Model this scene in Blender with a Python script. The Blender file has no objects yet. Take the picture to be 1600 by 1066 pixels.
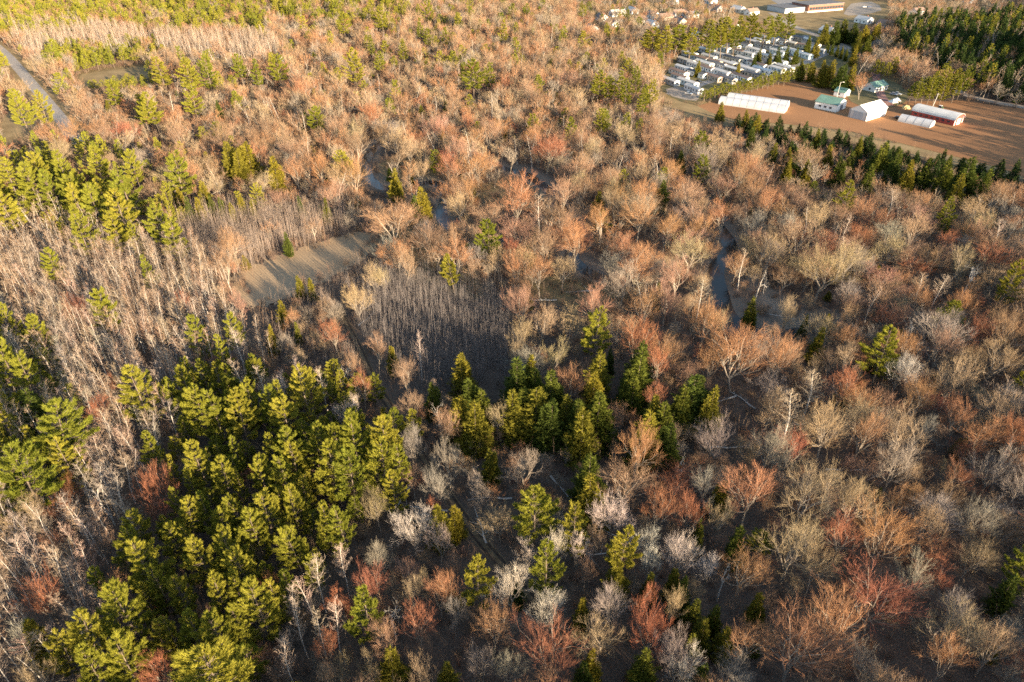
import bpy, bmesh, math, random
import numpy as np
from mathutils import Vector
from mathutils.geometry import tessellate_polygon

# ---------------------------------------------------------------- camera, sky, sun
scene = bpy.context.scene
COL = scene.collection
CAM_H, PITCH, FPX = 110.0, math.radians(34.0), 1600 * 24 / 36.0
CP, SP = math.cos(PITCH), math.sin(PITCH)
cam_d = bpy.data.cameras.new("camera")
cam_d.lens, cam_d.sensor_width = 24.0, 36.0
cam_d.clip_start, cam_d.clip_end = 1.0, 20000.0
cam = bpy.data.objects.new("camera", cam_d)
cam.location = (0, 0, CAM_H)
cam.rotation_euler = (math.pi / 2 - PITCH, 0, 0)
COL.objects.link(cam)
scene.camera = cam

SUN_AZ, SUN_EL = math.radians(38.0), math.radians(11.5)      # behind the camera, to its right
SDIR = Vector((math.sin(SUN_AZ) * math.cos(SUN_EL), -math.cos(SUN_AZ) * math.cos(SUN_EL), math.sin(SUN_EL)))
world = bpy.data.worlds.new("World")
scene.world = world
world.use_nodes = True
wn = world.node_tree
sky = wn.nodes.new("ShaderNodeTexSky")
sky.sky_type = 'NISHITA'
sky.sun_disc = False
sky.sun_elevation = SUN_EL
sky.sun_rotation = math.pi - SUN_AZ
wn.links.new(sky.outputs[0], wn.nodes["Background"].inputs[0])
wn.nodes["Background"].inputs[1].default_value = 0.09
sun_d = bpy.data.lights.new("sun", 'SUN')
sun_d.energy, sun_d.angle, sun_d.color = 4.6, math.radians(0.55), (1.0, 0.785, 0.53)
sun = bpy.data.objects.new("sun", sun_d)
sun.rotation_euler = SDIR.to_track_quat('Z', 'Y').to_euler()
sun.location = (200, -200, 300)
COL.objects.link(sun)
vs = scene.view_settings
vs.view_transform, vs.look, vs.exposure, vs.gamma = 'Standard', 'None', 2.05, 1.0
vs.use_curve_mapping = False
cy = scene.cycles
cy.max_bounces, cy.diffuse_bounces, cy.glossy_bounces, cy.transmission_bounces, cy.volume_bounces = 4, 2, 2, 2, 0
cy.caustics_reflective = cy.caustics_refractive = False
cy.use_denoising = False
scene.cycles.filter_width = 1.6

# ---------------------------------------------------------------- helpers
rng = np.random.default_rng(7)
random.seed(7)

def at(px, py, z=0.0):
    """ground (or height z) point seen at photo pixel px, py"""
    a, b = (px - 800) / FPX, (533 - py) / FPX
    d = (a, CP + b * SP, -SP + b * CP)
    t = (z - CAM_H) / d[2]
    return Vector((d[0] * t, d[1] * t, z))

def proj(x, y, z=0.0):
    """numpy: world -> photo pixel, depth"""
    dep = y * CP - (z - CAM_H) * SP
    up = y * SP + (z - CAM_H) * CP
    dep = np.where(dep < 1, 1, dep)
    return 800 + FPX * x / dep, 533 - FPX * up / dep, dep

def inpoly(px, py, poly):
    px, py = np.asarray(px, float), np.asarray(py, float)
    r = np.zeros(px.shape, bool)
    n = len(poly)
    for i in range(n):
        (x1, y1), (x2, y2) = poly[i], poly[(i + 1) % n]
        if y1 == y2:
            continue
        c = ((y1 > py) != (y2 > py)) & (px < (x2 - x1) * (py - y1) / (y2 - y1) + x1)
        r ^= c
    return r

def seg_dist(x, y, pts):
    d = np.full(np.shape(x), 1e9)
    for (a, b) in zip(pts[:-1], pts[1:]):
        ax, ay, bx, by = a[0], a[1], b[0], b[1]
        vx, vy = bx - ax, by - ay
        t = np.clip(((x - ax) * vx + (y - ay) * vy) / (vx * vx + vy * vy + 1e-9), 0, 1)
        d = np.minimum(d, np.hypot(x - ax - t * vx, y - ay - t * vy))
    return d

def smooth_line(pts, n=6):
    out = []
    P = [pts[0]] + list(pts) + [pts[-1]]
    for i in range(1, len(P) - 2):
        p0, p1, p2, p3 = [np.array(q[:2], float) for q in P[i - 1:i + 3]]
        for k in range(n):
            t = k / n
            out.append(0.5 * (2 * p1 + (p2 - p0) * t + (2 * p0 - 5 * p1 + 4 * p2 - p3) * t * t + (3 * p1 - p0 - 3 * p2 + p3) * t ** 3))
    out.append(np.array(pts[-1][:2], float))
    return out

def new_mat(name):
    m = bpy.data.materials.new(name)
    m.use_nodes = True
    nt = m.node_tree
    nt.nodes.clear()
    out = nt.nodes.new("ShaderNodeOutputMaterial")
    return m, nt, out

def mat_plain(name, col, var=0.15, scale=0.6, rough=0.85, spec=0.2, metal=0.0, bump=0.0, detail=5, col2=None):
    m, nt, out = new_mat(name)
    N, L = nt.nodes, nt.links
    p = N.new("ShaderNodeBsdfPrincipled")
    p.inputs["Roughness"].default_value = rough
    p.inputs["Metallic"].default_value = metal
    p.inputs["Specular IOR Level"].default_value = spec
    tc = N.new("ShaderNodeTexCoord")
    nz = N.new("ShaderNodeTexNoise")
    nz.inputs["Scale"].default_value = scale
    nz.inputs["Detail"].default_value = detail
    L.new(tc.outputs["Object"], nz.inputs["Vector"])
    r = N.new("ShaderNodeValToRGB")
    r.color_ramp.elements[0].position, r.color_ramp.elements[1].position = 0.3, 0.7
    c2 = col2 or tuple(min(1, c * (1 + var)) for c in col)
    c1 = tuple(c * (1 - var) for c in col) if col2 is None else col
    r.color_ramp.elements[0].color = (*c1, 1)
    r.color_ramp.elements[1].color = (*c2, 1)
    L.new(nz.outputs["Fac"], r.inputs["Fac"])
    L.new(r.outputs[0], p.inputs["Base Color"])
    if bump:
        b = N.new("ShaderNodeBump")
        b.inputs["Strength"].default_value = bump
        b.inputs["Distance"].default_value = 0.3
        L.new(nz.outputs["Fac"], b.inputs["Height"])
        L.new(b.outputs[0], p.inputs["Normal"])
    L.new(p.outputs[0], out.inputs[0])
    return m

def mat_twig(name, ramp=None, trans=0.0, use_obj=False, jitter=0.25):
    """fine twigs or needles: colour by a ramp over each plant's random number, or by the plant's own colour"""
    m, nt, out = new_mat(name)
    N, L = nt.nodes, nt.links
    oi = N.new("ShaderNodeObjectInfo")
    if use_obj:
        src = oi.outputs["Color"]
    else:
        r = N.new("ShaderNodeValToRGB")
        cr = r.color_ramp
        cr.interpolation = 'LINEAR'
        while len(cr.elements) < len(ramp):
            cr.elements.new(0.5)
        for i, c in enumerate(ramp):
            cr.elements[i].position = i / (len(ramp) - 1)
            cr.elements[i].color = (*c, 1)
        L.new(oi.outputs["Random"], r.inputs["Fac"])
        src = r.outputs[0]
    geo = N.new("ShaderNodeNewGeometry")
    mul = N.new("ShaderNodeMapRange")
    mul.inputs[3].default_value, mul.inputs[4].default_value = 1 - jitter, 1 + jitter
    L.new(geo.outputs["Random Per Island"], mul.inputs[0])
    mx = N.new("ShaderNodeVectorMath")
    mx.operation = 'SCALE'
    L.new(src, mx.inputs[0])
    L.new(mul.outputs[0], mx.inputs["Scale"])
    d = N.new("ShaderNodeBsdfDiffuse")
    L.new(mx.outputs[0], d.inputs["Color"])
    if trans:
        t = N.new("ShaderNodeBsdfTranslucent")
        L.new(mx.outputs[0], t.inputs["Color"])
        ms = N.new("ShaderNodeMixShader")
        ms.inputs[0].default_value = trans
        L.new(d.outputs[0], ms.inputs[1])
        L.new(t.outputs[0], ms.inputs[2])
        L.new(ms.outputs[0], out.inputs[0])
    else:
        L.new(d.outputs[0], out.inputs[0])
    return m

def mesh_np(name, V, F, mats, mi=None):
    """triangles from numpy arrays"""
    me = bpy.data.meshes.new(name)
    V = np.asarray(V, np.float32); F = np.asarray(F, np.int32)
    me.vertices.add(len(V)); me.vertices.foreach_set("co", V.ravel())
    me.loops.add(F.size); me.loops.foreach_set("vertex_index", F.ravel())
    me.polygons.add(len(F))
    me.polygons.foreach_set("loop_start", np.arange(0, F.size, F.shape[1], dtype=np.int32))
    for m in mats:
        me.materials.append(m)
    if mi is not None:
        me.polygons.foreach_set("material_index", np.asarray(mi, np.int32))
    me.update(calc_edges=True)
    return me

def link(o, parent=None):
    COL.objects.link(o)
    if parent is not None:
        o.parent = parent
    return o

def tag(o, label=None, cat=None, group=None, kind=None):
    if label: o["label"] = label
    if cat: o["category"] = cat
    if group: o["group"] = group
    if kind: o["kind"] = kind
    return o

def empty(name, loc, rz=0.0):
    o = bpy.data.objects.new(name, None)
    o.empty_display_size = 0.5
    o.location = loc
    o.rotation_euler = (0, 0, rz)
    return link(o)

class MB:
    """collects boxes, prisms and sheets in local coordinates, builds one mesh object"""
    def __init__(s):
        s.v, s.f = [], []
    def add(s, vs_, fs_):
        n = len(s.v)
        s.v += [tuple(v) for v in vs_]
        s.f += [tuple(i + n for i in f) for f in fs_]
        return s
    def box(s, x0, x1, y0, y1, z0, z1):
        return s.add([(x0, y0, z0), (x1, y0, z0), (x1, y1, z0), (x0, y1, z0), (x0, y0, z1), (x1, y0, z1), (x1, y1, z1), (x0, y1, z1)],
                     [(0, 3, 2, 1), (4, 5, 6, 7), (0, 1, 5, 4), (1, 2, 6, 5), (2, 3, 7, 6), (3, 0, 4, 7)])
    def prism(s, prof, x0, x1):
        """profile in (y, z), swept along x"""
        n = len(prof)
        v = [(x0, y, z) for y, z in prof] + [(x1, y, z) for y, z in prof]
        f = [(i, (i + 1) % n, n + (i + 1) % n, n + i) for i in range(n)] + [tuple(range(n - 1, -1, -1)), tuple(range(n, 2 * n))]
        return s.add(v, f)
    def tube(s, p, q, r0, r1=None, k=6):
        r1 = r0 if r1 is None else r1
        p, q = Vector(p), Vector(q)
        d = (q - p).normalized()
        a = d.orthogonal().normalized(); b = d.cross(a)
        v = []
        for c, r in ((p, r0), (q, r1)):
            for i in range(k):
                t = 2 * math.pi * i / k
                v.append(c + a * math.cos(t) * r + b * math.sin(t) * r)
        f = [(i, (i + 1) % k, k + (i + 1) % k, k + i) for i in range(k)] + [tuple(range(k - 1, -1, -1)), tuple(range(k, 2 * k))]
        return s.add(v, f)
    def mesh(s, name, mat):
        me = bpy.data.meshes.new(name)
        me.from_pydata(s.v, [], s.f)
        me.materials.append(mat)
        me.update()
        return me
    def build(s, name, mat, parent=None):
        return link(bpy.data.objects.new(name, s.mesh(name, mat)), parent)
# ---------------------------------------------------------------- terrain
RIVERS_PX = [
    [(650, 196), (606, 214), (577, 238), (573, 268), (598, 290), (640, 288), (676, 282), (697, 300), (690, 335), (722, 362), (790, 372)],
    [(700, 214), (738, 240), (778, 258), (818, 268), (850, 288), (866, 305), (884, 332), (904, 362), (893, 394), (906, 412), (942, 431), (988, 428), (1024, 404)],
    [(960, 250), (1022, 266), (1076, 300), (1122, 350), (1142, 385), (1120, 415), (1126, 452), (1142, 492), (1190, 516), (1252, 516), (1300, 500)],
]
RIVERS = [smooth_line([at(*p)[:2] for p in r]) for r in RIVERS_PX]
RW = [2.6, 2.7, 3.0]
TRACK_PX = [(528, 478), (540, 505), (562, 548), (582, 592), (612, 640), (652, 702), (690, 760), (738, 828), (790, 890), (850, 960), (930, 1066)]
TRACK = smooth_line([at(*p)[:2] for p in TRACK_PX])

def sstep(a, b, x):
    t = np.clip((x - a) / (b - a), 0, 1)
    return t * t * (3 - 2 * t)

def river_dist(x, y):
    """metres from the nearest bank edge (negative in the channel)"""
    return np.minimum.reduce([seg_dist(x, y, r) - w for r, w in zip(RIVERS, RW)])

def gh(x, y):
    """height of the ground"""
    x, y = np.asarray(x, float), np.asarray(y, float)
    z = np.zeros(np.broadcast(x, y).shape)
    box = (x > -180) & (x < 300) & (y > 120) & (y < 430)
    if box.any():
        d = river_dist(x[box], y[box])
        z[box] = -1.9 * (1 - sstep(-3.0, 2.6, d))
    # unseen wooded rise, added on the sunny side to shade the dark forest
    r = np.hypot((x - 475) / 125.0, (y - 400) / 85.0)
    z = z + 62 * (1 - sstep(0.0, 1.0, r))
    return z

fx = np.arange(-170, 290, 2.0)
fy = np.arange(130, 425, 2.0)
xs = np.concatenate([[-6000, -3500, -2000], np.arange(-1200, -170, 30), fx, np.arange(290, 1200, 14), [2000, 3500, 6000]])
ys = np.concatenate([[-3000, -1500], np.arange(-500, 130, 30), fy, np.arange(425, 1100, 20), [1300, 1700, 2500, 4000, 7000]])
GX, GY = np.meshgrid(xs, ys)
GZ = gh(GX, GY)
nx, ny = len(xs), len(ys)
idx = np.arange(nx * ny).reshape(ny, nx)
quads = np.stack([idx[:-1, :-1], idx[:-1, 1:], idx[1:, 1:], idx[1:, :-1]], -1).reshape(-1, 4)

def px_mask(polys, soft=None):
    PX, PY, _ = proj(GX, GY)
    m = np.zeros(GX.shape, bool)
    for p in polys:
        m |= inpoly(PX, PY, p) & (GY > 20)
    return m
rd = river_dist(GX, GY)
PXg, PYg, _d = proj(GX, GY)
sand = np.zeros(GX.shape)
sand[px_mask([[(1160, 410), (1180, 418), (1215, 455), (1262, 488), (1248, 502), (1205, 492), (1176, 462), (1150, 440)]])] = 1
sand = np.maximum(sand, 0.75 * (1 - sstep(1.0, 5.0, np.abs(rd))) * (GX < 260))
grass = np.zeros(GX.shape)
grass[px_mask([[(735, 292), (800, 275), (850, 300), (860, 330), (790, 325), (730, 318)], [(590, 255), (640, 240), (690, 270), (660, 300), (600, 282)],
               [(600, 345), (720, 345), (760, 470), (640, 440), (600, 400)], [(830, 425), (930, 435), (1000, 470), (900, 480), (800, 460)],
               [(0, 120), (120, 180), (110, 215), (0, 240)], [(80, 95), (250, 90), (250, 140), (100, 150)],
               [(900, 0), (1600, 0), (1600, 110), (1380, 150), (1020, 175), (1020, 120), (900, 60)],
               [(1020, 150), (1100, 170), (1250, 205), (1400, 240), (1600, 290), (1600, 250), (1250, 190), (1040, 140)]])] = 1
for arr in (sand, grass):
    for _ in range(1):
        arr[1:-1, 1:-1] = (arr[1:-1, 1:-1] * 2 + arr[:-2, 1:-1] + arr[2:, 1:-1] + arr[1:-1, :-2] + arr[1:-1, 2:]) / 6
gme = mesh_np("ground", np.stack([GX, GY, GZ], -1).reshape(-1, 3), quads, [])
ca = gme.color_attributes.new("cover", 'FLOAT_COLOR', 'POINT')
ca.data.foreach_set("color", np.stack([sand, grass, np.zeros_like(sand), np.ones_like(sand)], -1).astype(np.float32).ravel())

def mat_ground():
    m, nt, out = new_mat("leaf_litter")
    N, L = nt.nodes, nt.links
    tc = N.new("ShaderNodeTexCoord")
    def noise(s, d=6, r=0.6):
        n = N.new("ShaderNodeTexNoise")
        n.inputs["Scale"].default_value, n.inputs["Detail"].default_value, n.inputs["Roughness"].default_value = s, d, r
        L.new(tc.outputs["Object"], n.inputs["Vector"])
        return n.outputs["Fac"]
    def ramp(f, stops):
        r = N.new("ShaderNodeValToRGB")
        cr = r.color_ramp
        while len(cr.elements) < len(stops):
            cr.elements.new(0.5)
        for i, (p, c) in enumerate(stops):
            cr.elements[i].position, cr.elements[i].color = p, (*c, 1)
        L.new(f, r.inputs[0])
        return r.outputs[0]
    def mix(f, a, b):
        x = N.new("ShaderNodeMix")
        x.data_type = 'RGBA'
        L.new(f, x.inputs[0]); L.new(a, x.inputs[6]); L.new(b, x.inputs[7])
        return x.outputs[2]
    n1, n2, n3 = noise(0.035), noise(0.5), noise(2.5, 8, 0.7)
    litter = ramp(n3, [(0.3, (0.075, 0.056, 0.046)), (0.5, (0.14, 0.102, 0.078)), (0.72, (0.21, 0.155, 0.11))])
    damp = ramp(n2, [(0.35, (0.085, 0.07, 0.06)), (0.65, (0.17, 0.13, 0.097))])
    base = mix(ramp(n1, [(0.42, (0, 0, 0)), (0.6, (1, 1, 1))]), litter, damp)
    at_ = N.new("ShaderNodeVertexColor"); at_.layer_name = "cover"
    sp = N.new("ShaderNodeSeparateColor"); L.new(at_.outputs[0], sp.inputs[0])
    sandc = ramp(n3, [(0.35, (0.20, 0.165, 0.13)), (0.7, (0.36, 0.30, 0.235))])
    grassc = ramp(n2, [(0.3, (0.15, 0.115, 0.06)), (0.55, (0.27, 0.20, 0.105)), (0.75, (0.15, 0.155, 0.06))])
    c = mix(sp.outputs[1], base, grassc)
    c = mix(sp.outputs[0], c, sandc)
    p = N.new("ShaderNodeBsdfDiffuse")
    b = N.new("ShaderNodeBump"); b.inputs["Strength"].default_value = 0.7; b.inputs["Distance"].default_value = 0.5
    L.new(n3, b.inputs["Height"]); L.new(b.outputs[0], p.inputs["Normal"])
    L.new(c, p.inputs[0]); L.new(p.outputs[0], out.inputs[0])
    return m
gme.materials.append(mat_ground())
ground = link(bpy.data.objects.new("ground", gme))
tag(ground, "brown leaf littered forest floor reaching to the horizon", kind="structure")

def mat_water():
    m, nt, out = new_mat("river_water")
    N, L = nt.nodes, nt.links
    p = N.new("ShaderNodeBsdfPrincipled")
    p.inputs["Base Color"].default_value = (0.022, 0.024, 0.024, 1)
    p.inputs["Roughness"].default_value = 0.06
    p.inputs["IOR"].default_value = 1.33
    p.inputs["Specular IOR Level"].default_value = 0.5
    tc = N.new("ShaderNodeTexCoord")
    n = N.new("ShaderNodeTexNoise"); n.inputs["Scale"].default_value = 1.2; n.inputs["Detail"].default_value = 4
    L.new(tc.outputs["Object"], n.inputs["Vector"])
    b = N.new("ShaderNodeBump"); b.inputs["Strength"].default_value = 0.12; b.inputs["Distance"].default_value = 0.2
    L.new(n.outputs[0], b.inputs["Height"]); L.new(b.outputs[0], p.inputs["Normal"])
    L.new(p.outputs[0], out.inputs[0])
    return m

def ribbon(pts, w, z, zoff=0.0):
    V, F = [], []
    n = len(pts)
    for i, p in enumerate(pts):
        a, b = pts[max(0, i - 1)], pts[min(n - 1, i + 1)]
        d = np.array(b) - np.array(a); d = d / (np.linalg.norm(d) + 1e-9)
        nrm = np.array((-d[1], d[0]))
        l, r = p + nrm * w + nrm * zoff, p - nrm * w + nrm * zoff
        V += [(l[0], l[1], z), (r[0], r[1], z)]
        if i:
            k = 2 * i
            F.append((k - 2, k - 1, k + 1, k))
    return V, F
wm = mat_water()
WLAB = ["winding river reach curling past a pair of young cedars", "still river bend beside a grassy bank among bare trees", "pale blue river reach beside the sandbar"]
for i, (r, w) in enumerate(zip(RIVERS, RW)):
    me = bpy.data.meshes.new("river")
    V, F = ribbon(r, w + 3.5, -0.95 - 0.012 * i)
    me.from_pydata(V, [], F); me.materials.append(wm); me.update()
    tag(link(bpy.data.objects.new("river", me)), WLAB[i], kind="structure")

def sheet(name, pts, z, mat, label):
    """flat polygon lying z above the ground; pts are ground points"""
    P = [Vector((p[0], p[1], 0)) for p in pts]
    tri = tessellate_polygon([P])
    me = bpy.data.meshes.new(name)
    F = []
    for t in tri:
        a, b, c = [P[i] for i in t]
        F.append(t if (b - a).cross(c - a).z > 0 else t[::-1])
    me.from_pydata([(p.x, p.y, z) for p in P], [], F)
    me.materials.append(mat); me.update()
    return tag(link(bpy.data.objects.new(name, me)), label, kind="structure")

def psheet(name, px, z, mat, label, n=3, rough=0.0):
    pts = [at(*p)[:2] for p in px]
    pts = smooth_line(pts + [pts[0]], 14 if rough else n)[:-1]
    if rough:
        pts = [p + rng.normal(size=2) * rough for p in pts]
    return sheet(name, pts, z, mat, label)

def mat_stripes(name, c1, c2, ang, scale, wear=0.5, fine=3.0, dist=3.0, mid=None, patch=0.02):
    """rows in a field: bands at angle ang (object XY), broken by noise"""
    m, nt, out = new_mat(name)
    N, L = nt.nodes, nt.links
    tc = N.new("ShaderNodeTexCoord")
    mp = N.new("ShaderNodeMapping"); mp.inputs["Rotation"].default_value = (0, 0, -ang)
    L.new(tc.outputs["Object"], mp.inputs[0])
    w = N.new("ShaderNodeTexWave"); w.bands_direction = 'Y'
    w.inputs["Scale"].default_value = scale; w.inputs["Distortion"].default_value = dist
    w.inputs["Detail"].default_value = 3; w.inputs["Detail Scale"].default_value = 0.3
    L.new(mp.outputs[0], w.inputs[0])
    n = N.new("ShaderNodeTexNoise"); n.inputs["Scale"].default_value = fine; n.inputs["Detail"].default_value = 7
    L.new(tc.outputs["Object"], n.inputs["Vector"])
    n2 = N.new("ShaderNodeTexNoise"); n2.inputs["Scale"].default_value = patch; n2.inputs["Detail"].default_value = 5
    L.new(tc.outputs["Object"], n2.inputs["Vector"])
    mx = N.new("ShaderNodeMix"); mx.data_type = 'FLOAT'; mx.inputs[0].default_value = wear
    L.new(w.outputs["Fac"], mx.inputs[2]); L.new(n.outputs[0], mx.inputs[3])
    mx2 = N.new("ShaderNodeMix"); mx2.data_type = 'FLOAT'; mx2.inputs[0].default_value = 0.45
    L.new(mx.outputs[0], mx2.inputs[2]); L.new(n2.outputs[0], mx2.inputs[3])
    r = N.new("ShaderNodeValToRGB")
    r.color_ramp.elements[0].position, r.color_ramp.elements[1].position = 0.33, 0.67
    r.color_ramp.elements[0].color, r.color_ramp.elements[1].color = (*c1, 1), (*c2, 1)
    if mid:
        e = r.color_ramp.elements.new(0.5); e.color = (*mid, 1)
    L.new(mx2.outputs[0], r.inputs[0])
    d = N.new("ShaderNodeBsdfDiffuse")
    L.new(r.outputs[0], d.inputs[0])
    b = N.new("ShaderNodeBump"); b.inputs["Strength"].default_value = 0.5; b.inputs["Distance"].default_value = 0.15
    L.new(mx.outputs[0], b.inputs["Height"]); L.new(b.outputs[0], d.inputs["Normal"])
    L.new(d.outputs[0], out.inputs[0])
    return m

def ang_px(p, q):
    d = at(*q) - at(*p)
    return math.atan2(d.y, d.x)

M_meadow = mat_stripes("meadow_grass", (0.29, 0.20, 0.12), (0.46, 0.345, 0.225), ang_px((372, 462), (575, 365)), 0.35, 0.55, 1.2, 4.0, mid=(0.37, 0.27, 0.17))
M_soil = mat_stripes("tilled_soil", (0.20, 0.107, 0.058), (0.40, 0.22, 0.117), ang_px((1320, 205), (1600, 270)), 0.25, 0.5, 1.5, 5.0, mid=(0.295, 0.158, 0.084))
M_drygrass = mat_plain("dry_grass", (0.20, 0.15, 0.085), scale=0.09, col2=(0.33, 0.25, 0.14), rough=1, spec=0, bump=0.3, detail=8)
M_lawn = mat_plain("park_lawn", (0.10, 0.10, 0.055), scale=0.12, col2=(0.20, 0.17, 0.10), rough=1, spec=0, detail=8)
M_asphalt = mat_plain("worn_asphalt", (0.19, 0.185, 0.185), scale=0.3, col2=(0.27, 0.26, 0.255), rough=0.9, detail=8)
M_gravel = mat_plain("gravel", (0.24, 0.205, 0.17), scale=0.6, col2=(0.36, 0.31, 0.26), rough=1, detail=8)
M_dirt = mat_plain("track_dirt", (0.045, 0.034, 0.028), scale=0.8, col2=(0.085, 0.065, 0.05), rough=1, spec=0.05, detail=8)
M_redlane = mat_plain("red_gravel", (0.26, 0.135, 0.115), scale=0.25, col2=(0.34, 0.2, 0.17), rough=1, detail=8)

MEADOW_PX = [(362, 452), (378, 425), (430, 400), (500, 378), (565, 362), (592, 372), (580, 395), (548, 418), (528, 428), (470, 458), (410, 480), (372, 476)]
psheet("meadow", MEADOW_PX, 0.05, M_meadow, "mown pale grass clearing shaped like a paddle amid saplings", rough=1.0)
FIELD_PX = [(1090, 166), (1150, 148), (1250, 124), (1330, 121), (1372, 132), (1400, 158), (1500, 157), (1560, 166), (1700, 188), (1700, 300), (1560, 262), (1440, 232), (1330, 206), (1230, 194), (1140, 186)]
psheet("field", FIELD_PX, 0.05, M_soil, "bare reddish brown tilled farm field round the barns", 2)
psheet("lawn", [(1030, 132), (1064, 84), (1140, 66), (1260, 50), (1330, 62), (1340, 92), (1270, 108), (1180, 128), (1092, 160), (1045, 150)], 0.05, M_lawn, "thin grass between the mobile homes", 2)
psheet("grass_verge", [(1320, 124), (1385, 122), (1420, 150), (1395, 168), (1345, 166), (1322, 150)], 0.09, M_lawn, "trodden grass of the farmyard behind the white barn", 2)
psheet("school_lawn", [(1150, -6), (1245, -8), (1380, 4), (1385, 26), (1310, 52), (1222, 44), (1160, 22)], 0.05, M_drygrass, "broad tan lawn in front of the brick school", 2)
psheet("clearing", [(128, 116), (226, 104), (238, 116), (228, 124), (140, 136), (122, 128)], 0.05, M_drygrass, "narrow strip of dry grass between two pine rows", 2)
psheet("verge", [(0, 196), (20, 168), (60, 180), (48, 215), (0, 226)], 0.05, M_drygrass, "dry grass at the roadside below the two roadside pines", 2)
psheet("field_margin", [(1036, 152), (1092, 166), (1140, 186), (1230, 195), (1330, 207), (1440, 233), (1560, 263), (1600, 272), (1600, 290), (1520, 268), (1400, 240), (1240, 206), (1120, 196), (1060, 178), (1034, 160)], 0.04, M_drygrass, "strip of tan grass along the lower edge of the field", 2)

def road(name, px, w, z, mat, label):
    me = bpy.data.meshes.new(name)
    V, F = ribbon(smooth_line([at(*p)[:2] for p in px]), w, z)
    me.from_pydata(V, [], [f[::-1] for f in F]); me.materials.append(mat); me.update()
    return tag(link(bpy.data.objects.new(name, me)), label, kind="structure")
M_oldroad = mat_plain("faded_asphalt", (0.27, 0.245, 0.225), scale=0.3, col2=(0.36, 0.33, 0.30), rough=0.9, detail=8)
road("verge", [(-60, 40), (-20, 62), (8, 84), (30, 108), (52, 134), (74, 160), (98, 190), (120, 225)], 8.0, 0.07, M_drygrass, "tan grass verges on both sides of the country road")
road("road", [(-60, 40), (-20, 62), (8, 84), (30, 108), (52, 134), (74, 160), (98, 190), (120, 225)], 3.4, 0.10, M_oldroad, "paved country road running down past roadside pines at the upper corner")
road("road", [(1205, 20), (1238, 40), (1272, 54), (1310, 68), (1340, 84), (1372, 92), (1420, 100), (1470, 120), (1490, 138), (1510, 149), (1545, 158), (1600, 168), (1700, 186)], 3.6, 0.13, M_gravel, "pale road curving past the mobile homes and along the field")
road("road", [(1045, 148), (1075, 142), (1100, 130), (1150, 121), (1200, 113), (1245, 103), (1290, 84), (1320, 73)], 3.2, 0.10, M_asphalt, "park lane along the lower row of mobile homes")
road("road", [(1060, 112), (1110, 110), (1160, 101), (1215, 91), (1260, 78), (1296, 66)], 2.8, 0.11, M_asphalt, "park lane through the middle of the mobile homes")
road("road", [(1066, 96), (1110, 90), (1160, 80), (1215, 70), (1262, 56)], 2.8, 0.12, M_asphalt, "park lane along the upper rows of mobile homes")
road("lane", [(1372, 92), (1368, 112), (1372, 132), (1378, 152), (1392, 166)], 2.6, 0.14, M_redlane, "reddish gravel farm lane beside the green roofed house")
psheet("parking_lot", [(1196, -6), (1232, -4), (1268, 12), (1262, 19), (1222, 10)], 0.09, M_asphalt, "grey parking lot beside the brick school", 2)
psheet("parking_lot", [(1330, 6), (1362, 3), (1378, 16), (1340, 24), (1318, 22)], 0.10, M_gravel, "striped parking lot at the far end of the school", 2)
psheet("yard", [(1040, 140), (1060, 136), (1096, 142), (1088, 158), (1050, 151)], 0.15, M_gravel, "gravel turnaround below the mobile homes", 2)
# the two wheel ruts of the woodland track, with the strip between them
M_trackmid = mat_plain("track_grass", (0.10, 0.075, 0.05), scale=0.7, col2=(0.19, 0.145, 0.09), rough=1, spec=0, detail=8)
pth = link(bpy.data.objects.new("path", bpy.data.meshes.new("path")))
V, F = ribbon(TRACK, 1.35, 0.03)
pth.data.from_pydata(V, [], [f[::-1] for f in F]); pth.data.materials.append(M_trackmid); pth.data.update()
tag(pth, "woodland track of two dark wheel ruts winding through the trees", kind="structure")
for s in (-0.75, 0.75):
    me = bpy.data.meshes.new("wheel_rut")
    V, F = ribbon(TRACK, 0.28, 0.045, s)
    me.from_pydata(V, [], [f[::-1] for f in F]); me.materials.append(M_dirt); me.update()
    link(bpy.data.objects.new("wheel_rut", me), pth)
# ---------------------------------------------------------------- tree kinds (grown once, then copied)
def norm(v):
    return v / (np.linalg.norm(v) + 1e-9)

def perp(d, r):
    a = r.normal(size=3)
    return norm(a - d * np.dot(a, d))

def prisms(S, k=4):
    """S rows: p(3) q(3) r0 r1 -> k-sided tubes"""
    S = np.asarray(S)
    if len(S) == 0:
        return np.zeros((0, 3)), np.zeros((0, 3), int)
    p, q, r0, r1 = S[:, :3], S[:, 3:6], S[:, 6:7], S[:, 7:8]
    d = q - p; d /= np.linalg.norm(d, axis=1, keepdims=True) + 1e-9
    h = np.where(np.abs(d[:, 2:3]) < 0.9, np.array([[0, 0, 1.0]]), np.array([[1.0, 0, 0]]))
    a = np.cross(d, h); a /= np.linalg.norm(a, axis=1, keepdims=True) + 1e-9
    b = np.cross(d, a)
    V = []
    for c, r in ((p, r0), (q, r1)):
        for i in range(k):
            t = 2 * math.pi * i / k
            V.append(c + (a * math.cos(t) + b * math.sin(t)) * r)
    V = np.stack(V, 1)                       # n, 2k, 3
    n = len(S)
    tri = []
    for i in range(k):
        j = (i + 1) % k
        tri += [(i, j, k + j), (i, k + j, k + i)]
    F = (np.arange(n)[:, None, None] * 2 * k + np.array(tri)[None]).reshape(-1, 3)
    return V.reshape(-1, 3), F

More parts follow.
